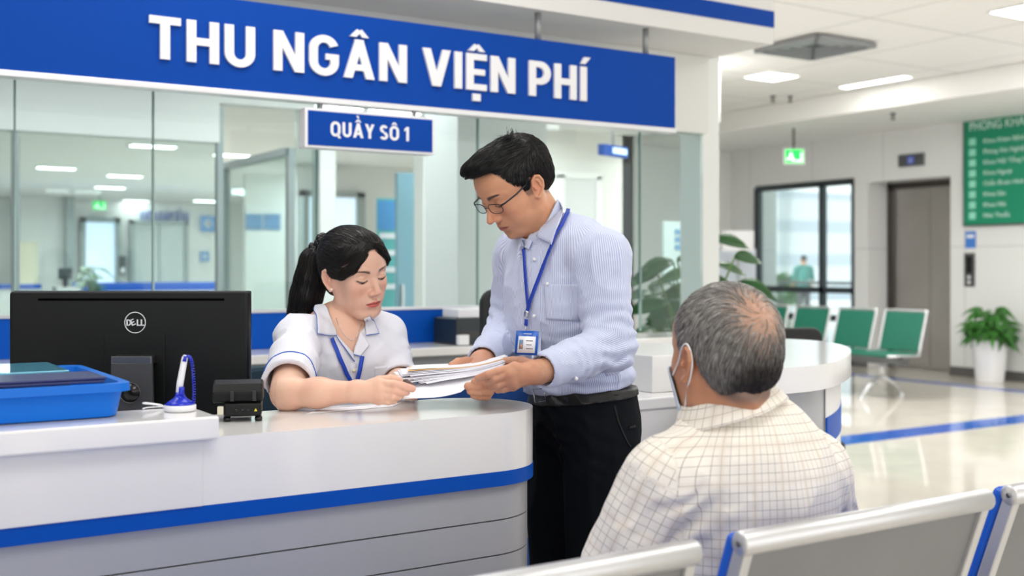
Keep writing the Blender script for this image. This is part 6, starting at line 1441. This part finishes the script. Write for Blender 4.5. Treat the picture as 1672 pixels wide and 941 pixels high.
    leaf([(546, 549), (550, 552), (575, 579), (577, 592)], lambda n: [(i, 0) for i in range(n + 1)], lift=.004, th=.0025, n=12)
    leaf([(588, 541), (603, 566), (588, 583), (575, 580)], lambda n: [(n, j) for j in range(n + 1)], lift=.004, th=.0025, n=12)
    patch('pocket', st, [(611, 600), (633, 597), (633, 626), (610, 628)], WM, bl, lift=-.0008, th=.002, n=8)
    ribbon('placket', st, [(577, 592), (576, 615), (575, 640), (575, 655)], .022, .0012, WM, bl, -.0005, 5)
    for (sh_, k1, rr, e_) in ((shR, .70, .053, elR),):
        c = sh_ * (1 - k1) + e_ * k1; t = nrm(e_ - sh_); x = nrm(np.cross(t, A(0, 1, 0))); y = np.cross(t, x)
        ring = []
        for a in np.linspace(0, 2 * PI, 48, endpoint=False):
            d = x * math.cos(a) + y * math.sin(a); r_ = rr + .02
            for _ in range(24): r_ -= float(st((c + d * r_)[None].astype(np.float32))[0]) * .8
            ring.append(tuple(to_world(np.array([c + d * (r_ + .0006)]))[0]))
        MB().tube(ring, .0016, 6, closed=True).build('piping', PB, bl, world=True)
    p = hit(full, 577, 605); w_ = to_world(np.array([p + grad(full, p[None])[0] * .003]))[0]; MB().ball(tuple(w_), .0042, 10).build('button', mat('pearl_button', (240, 232, 200), .25), bl, world=True)
    LB = mat('lanyard_blue_b', (18, 70, 190), .5)
    la = ribbon('lanyard', full, [(539, 552), (548, 572), (560, 600), (571, 622), (577, 640)], .0100, .0014, LB, root, .0045, 5)
    ribbon('strap', full, [(592, 582), (588, 600), (582, 622), (578, 640)], .0100, .0014, LB, la, .0045, 5)
    nk = [to_world(np.array([p]))[0] for p in hits(full, densify([(549, 520), (556, 540), (568, 553), (576, 556), (584, 545), (590, 530)], 4), .001)]
    MB().tube([tuple(x) for x in nk], .0007, 5).build('necklace', M['chrome'], root, world=True)
    tr = Sdf().ell((-.44, 2.83, .70), (.16, .15, .13), .02); tr.chain([(-.41, 2.84, .70), (-.25, 2.58, .68), (-.26, 2.60, .25)], [.10, .075, .065], .04, kj=.03); tr.chain([(-.50, 2.84, .70), (-.42, 2.55, .68), (-.42, 2.58, .25)], [.10, .075, .065], .04, kj=.03)
    V, F = surf(tr, (-.75, 2.35, .15), (-.05, 3.05, .95), .008); mesh_np('trousers', to_world(V), F, mat('white_trousers', (224, 226, 232), .75), root)
    for a in ((-.26, 2.60, .30), (-.42, 2.58, .30)):
        s_ = Sdf().flat(A(a[0], a[1] + .03, .235), A(a[0] + .05, a[1] - .10, .225), .036, .032, (0, 0, 1), .8, .01).cone(A(a[0], a[1], .24), A(*a), .038, .04, .02)
        V, F = surf(s_, (a[0] - .1, a[1] - .2, .15), (a[0] + .15, a[1] + .12, .40), .007); mesh_np('shoe', to_world(V), F, M['white_plastic'], root)
    return root
def build_old():
    root = person('person', 'seated elderly man seen from behind in cream checked shirt and face mask', (.42, 1.90, 0))
    ps = pose([[-0.4632, -0.8861, -0.0167], [0.8851, -0.4616, -0.0594], [0.0449, -0.0423, 0.9981]], OLD_T, (.989, 1.012, .988))
    g = dict(jaw=1.02, face=1.0, eary=.0755, blush=(186, 104, 78))
    fo, l, ax = nrm([-.47, .88, 0]), nrm([-.88, -.47, 0]), nrm([-.02, .06, 1])
    nb = PV(1200, 690, 1.90); ne = V2H(nb[None], ps)[0]
    hs = head_sdf(g, tuple(ne), (.058, .062)); skin = (196, 138, 104)
    hs.chain([(-.07, -.022, -.055), (-.075, 0, -.07), (-.07, .022, -.055)], [.012, .012, .012], .03)
    zfx = ([-.12, -.075, -.045, -.030, -.022, .000, .008, .022, .032, .05, .09], [-.068, -.062, -.052, -.030, .020, .028, -.008, -.006, .035, .055, .085])
    spot = A(-.084, -.002, .076)
    hair = Sdf().ell((-.013, 0, .037), (.1005, .0815, .0885)).ell((-.050, 0, -.010), (.050, .068, .056), .02)
    hair.fn(lambda P: (np.interp(P[:, 0], *zfx).astype(np.float32) - P[:, 2]) * .7, 'i', .004)
    hair.disp(lambda P: .0016 * vnoise(P, 130) + .0065 * np.exp(-((P - spot) ** 2).sum(1) / .042 ** 2))
    def dens(V): d = np.linalg.norm((V - spot) * A(1, 1, .8), axis=1); return sm(d, .008, .078)
    V, F = head_verts(hs, lo=(-.17, -.13, min(-.2, ne[2] - .07)), h=.0018)
    def hm(V): return sm(V[:, 2], np.interp(V[:, 0], *zfx) - .014, np.interp(V[:, 0], *zfx) + .004) * (np.abs(V[:, 1]) < .080) * dens(V) * .8
    C = head_colour(V, g, skin, (160, 90, 80), (90, 84, 80), (104, 92, 86), hm); parts = [(H2V(V, ps), F, C)]
    HV, HF = surf(hair, (-.125, -.10, -.08), (.125, .10, .145), .0024)
    x, y, z = HV.T; d_ = dens(HV)
    def hcol(P):
        x, y, z = P.T; dark = np.exp(-((z + .035) / .060) ** 2) * sm(-x, -.02, .04) * (1 - .75 * sm(y, .02, .07)); gl = .5 + .5 * vnoise(P.astype(np.float32), 40)
        c = np.tile(C3((150, 147, 144)), (len(P), 1)); c = mixc(c, np.clip(dark * 1.25, 0, 1), (26, 23, 23)); c = mixc(c, .35 * gl, (84, 78, 76)); return c
    hc = mixc(hcol(HV) * .8, 1 - d_, (178, 138, 116))
    b = Sdf(); shL, elL = PV(1086, 782, 1.83), (.145, 1.84, .74); shR, elR = PV(1322, 765, 2.00), (.60, 2.10, .74)
    haL, haR = (.16, 2.20, .66), (.48, 2.32, .66)
    R = torsoR(l, fo, ax); b.ell(PV(1215, 860, 1.92), (.15, .10, .24), .03, R=R); b.chain([shL, nb, shR], [.045, .055, .045], .03)
    b.chain([shL, elL, haL], [.045, .04, .028], .02); b.chain([shR, elR, haR], [.045, .04, .028], .02)
    b.ell((.42, 1.94, .58), (.15, .14, .12), .03); b.chain([(.36, 1.94, .54), (.20, 2.32, .55), (.20, 2.34, .08)], [.08, .06, .045], .03); b.chain([(.50, 1.98, .54), (.38, 2.40, .55), (.38, 2.42, .08)], [.08, .06, .045], .03)
    V, F = surf(b, (.0, 1.7, .03), (.75, 2.55, 1.15), .008); parts.append((V, F, np.tile(C3(skin), (len(V), 1))))
    h = Sdf()
    for w_, s_ in ((A(*haL), 1), (A(*haR), -1)):
        kn = [w_ + A(.00 + (k - 1.5) * .019, .075 - abs(k - 1.2) * .004, .0) for k in range(4)]
        hand(h, tuple(w_), kn, [[q + A(0, .028, -.004), q + A(0, .05, -.014), q + A(0, .062, -.028)] for q in kn], [w_ + A(s_ * .02, .02, 0), w_ + A(s_ * .04, .045, -.004), w_ + A(s_ * .042, .07, -.01)], [.0092, .0095, .009, .008], wr=(.024, .02))
    V, F = surf(h, (.08, 2.12, .58), (.58, 2.50, .74), .003); parts.append((V, F, np.tile(C3(skin), (len(V), 1))))
    V, F, C = join_np(parts); mesh_np('body', to_world(V), F, SKIN, root, col=C)
    ho = mesh_np('hair', to_world(H2V(HV, ps)), HF, HAIR, root, col=hc)
    rn = np.random.RandomState(8); P0 = near_surface(hair, HV, lambda V: (V[:, 2] > np.interp(V[:, 0], *zfx) + .001) & (rn.rand(len(V)) < .12 + .88 * dens(V)), 9000, 9)
    def flow(P, g_, k):
        d = P - spot; x, y, z = P.T; n = np.linalg.norm(d, axis=1)[:, None] + 1e-6; sw = np.cross(d / n, A(-.55, -.1, .8)); a = np.exp(-(n / .06) ** 2)
        fwd = np.stack([sm(x, -.02, .04) * .9, 0 * x, -1 + 0 * x], 1)
        return d / n * (.5 + a) + sw * a * .9 + fwd * (1 - a) + .3 * np.stack([vnoise(P, 70), vnoise(P + 1, 70), vnoise(P + 2, 70)], 1)
    colf = lambda P: np.clip(hcol(P) * rn.uniform(.35, 2.2, (len(P), 1)), 0, .8)
    a_ = strands(hair, P0, flow, rn.uniform(.010, .024, len(P0)), 4, .00055, lift=.0008, rnd=rn.uniform(.6, 1.2, len(P0)), end_lift=.0022, colf=colf)
    mesh_np('hair_strands', to_world(H2V(a_[0], ps)), a_[1], HAIR, ho, col=a_[2])
    # face mask with ear loops
    mk = Sdf().fn(lambda P: hs(P) - .0065); mk.fn(lambda P: -(hs(P) - .0035), 'i'); mk.fn(lambda P: .048 + .42 * (P[:, 2] + .07) - P[:, 0], 'i', .003); mk.fn(lambda P: np.abs(P[:, 2] + .072) - .050, 'i', .004)
    V, F = surf(mk, (.0, -.10, -.14), (.13, .10, .0), .0024); mo = mesh_np('face_mask', to_world(H2V(V, ps)), F, mat('mask_blue_white', (206, 218, 232), .8), root); mo['label'] = 'pale blue surgical face mask'
    hl = lambda p: tuple(to_world(H2V(np.array([p]), ps))[0])
    for s_ in (-1, 1):
        MB().tube([hl(p) for p in cr([(.058, s_ * .063, -.036), (.026, s_ * .0735, -.006), (.004, s_ * .0815, .020), (-.010, s_ * .083, .027), (-.022, s_ * .0845, .018), (-.0255, s_ * .0835, -.004), (-.016, s_ * .080, -.026), (.004, s_ * .071, -.048), (.020, s_ * .0635, -.074), (.036, s_ * .056, -.096)], 5)], .0017, 6).build('ear_loop', M['white_plastic'], mo, world=True)
    # shirt
    tor = Sdf(); tor.ell(PV(1212, 800, 1.92), (.170, .118, .17), .03, R=R); tor.ell(PV(1222, 930, 1.92), (.165, .125, .28), .06, R=R); tor.chain([shL, nb + A(0, .0, -.060), shR], [.064, .066, .062], .04)
    tor.ell(nb + A(.004, -.010, -.078), (.125, .075, .060), .04, R=R)
    aL = ([tuple(shL), elL, tuple(A(*elL) * .2 + A(*haL) * .8)], [.068, .060, .045]); aR = ([tuple(shR), elR, tuple(A(*elR) * .2 + A(*haR) * .8)], [.066, .060, .045])
    st = Sdf(); st.fn(tor); st.chain(*aL, k=.03, kj=.03); st.chain(*aR, k=.03, kj=.03)
    st.disp(folds(.0075, 7.5, (1, 1, .8), 4)); st.disp(folds(.003, 20, (1, 1, 1), 1)); st.disp(joint_folds(PV(1330, 850, 2.0), (.6, 0, .8), .006, .045, .08)); st.disp(joint_folds(PV(1110, 860, 1.8), (-.6, 0, .8), .006, .045, .07))
    ca = nrm(nrm(H2V(np.array([[-.01, 0, -.05]]), ps)[0] - nb) + A(0, 0, .5) + np.asarray(fo) * .42); c0 = nb + A(-.004, 0, .004)
    st.disk(c0 - ca * .02, c0 + ca * .044, .078, .0725, .003); st.cone(c0 - ca * .03, c0 + ca * .14, .066, .068, .003, 's')
    SV, SF = surf(st, (.02, 1.68, .42), (.78, 2.40, 1.16), .0040)
    at = garment_attrs(SV, PV(1212, 800, 1.92), np.asarray(l), np.asarray(fo), np.asarray(ax), tor, [aL, aR], R=.16, back=True)
    CM = cloth_mat('checked_shirt', 'plaid'); so = mesh_np('shirt', to_world(SV), SF, CM, root, attrs=at); so['label'] = 'cream shirt with a fine grey-brown check'
    co = Sdf().disk(c0 + ca * .011, c0 + ca * .050, .1010, .0765).cone(c0 - ca * .03, c0 + ca * .14, .0735, .0735, .001, 's').disp(lambda P: .0012 * vnoise(P, 30))
    V, F = surf(co, c0 - .13, c0 + .16, .0022); at = garment_attrs(V, c0, np.asarray(l), np.asarray(fo), ca, lambda P: -10 + P[:, 0] * 0, [], R=.085, back=True); mesh_np('collar', to_world(V), F, CM, so, attrs=at)
    tr = Sdf().ell((.42, 1.95, .57), (.165, .15, .12), .02); tr.chain([(.36, 1.95, .55), (.20, 2.32, .56), (.20, 2.34, .10)], [.095, .078, .062], .04, kj=.03); tr.chain([(.50, 1.99, .55), (.38, 2.40, .56), (.38, 2.42, .10)], [.095, .078, .062], .04, kj=.03)
    tr.plane((0, 0, .462), (-.0, 0, -1), .01) if False else None
    V, F = surf(tr, (.0, 1.7, .03), (.75, 2.6, .75), .008); mesh_np('trousers', to_world(V), F, mat('grey_trousers', (70, 72, 78), .8), root)
    for a in ((.20, 2.34, .08), (.38, 2.42, .08)): shoe(root, a, fo)
    return root
MAN_T = (0.0087, 2.6609, 1.4957); WOM_T = (-.3869, 2.7416, 1.2891); OLD_T = (0.3559, 1.8801, 1.1531)
MAN_P = build_man(); WOM_P = build_woman(); OLD_P = build_old()
def bystander(name, label, loc, yaw_, shirt_rgb, H=1.68, res=.014):
    t = thing(name, label, 'person', loc, yaw_); k = H / 1.70
    sk = Sdf().ell((0, 0, 1.58), (.085, .072, .105), .02).cone((0, 0, 1.50), (0, 0, 1.38), .055, .06, .02).ell((.08, 0, 1.565), (.015, .012, .02), .01)
    sk.chain([(0, .20, 1.36), (.02, .25, 1.10), (.10, .24, .88)], [.045, .038, .026], .02).chain([(0, -.20, 1.36), (.02, -.25, 1.10), (.10, -.24, .88)], [.045, .038, .026], .02)
    for s_ in (-1, 1):
        sk.ell((.12, s_ * .24, .83), (.03, .02, .045), .02); sk.chain([(0, s_ * .09, .9), (.0, s_ * .10, .5), (-.01, s_ * .10, .08)], [.075, .055, .04], .03)
    sk.ell((0, 0, 1.1), (.09, .13, .28), .03)
    V, F = surf(sk, (-.3, -.4, .0), (.3, .4, 1.78), res); mesh_np('body', V * k, F, SKIN, None, col=np.tile(C3((200, 150, 122)), (len(V), 1))).parent = t
    sh = Sdf().ell((0, 0, 1.18), (.115, .165, .24), .03).chain([(0, .17, 1.38), (0, 0, 1.43), (0, -.17, 1.38)], [.06, .06, .06], .04).ell((0, 0, .98), (.12, .17, .12), .05)
    for s_ in (-1, 1): sh.chain([(0, s_ * .20, 1.36), (.02, s_ * .25, 1.12)], [.062, .055], .03)
    sh.disp(folds(.006, 9)); V, F = surf(sh, (-.3, -.4, .7), (.3, .4, 1.6), res); mesh_np('shirt', V * k, F, mat('shirt_' + name, shirt_rgb, .8), None).parent = t
    tr = Sdf().ell((0, 0, .90), (.11, .155, .13), .03)
    for s_ in (-1, 1): tr.chain([(0, s_ * .09, .86), (.0, s_ * .10, .48), (-.01, s_ * .10, .08)], [.09, .07, .055], .03)
    V, F = surf(tr, (-.3, -.3, .0), (.3, .3, 1.1), res); mesh_np('trousers', V * k, F, M['dark_grey'], None).parent = t
    hr = Sdf().ell((-.012, 0, 1.615), (.093, .080, .090)).fn(lambda P: 1.575 + .9 * np.maximum(P[:, 0] + .02, -.03) - P[:, 2], 'i', .01)
    V, F = surf(hr, (-.15, -.15, 1.45), (.15, .15, 1.78), res); mesh_np('hair', V * k, F, HAIR, None, col=np.tile(C3((30, 28, 28)), (len(V), 1))).parent = t
    for s_ in (-1, 1): MB().ball((.04 * k, s_ * .10 * k, .035), .04, 12, sc=(2.6, 1.1, .85)).build('shoe', M['black_gloss'], t)
    return t
p = PD(1312, 440, 26); bystander('person', 'blurred person in teal shirt standing outside the lobby window', (p.x, p.y, 0), 1.2, (60, 128, 120), 1.60, .016)
p = PD(48, 440, 23.6); bystander('person', 'blurred person in pale blue top standing far back at the left of the hall', (p.x, p.y, 0), -1.9, (150, 186, 214), 1.62, .016)
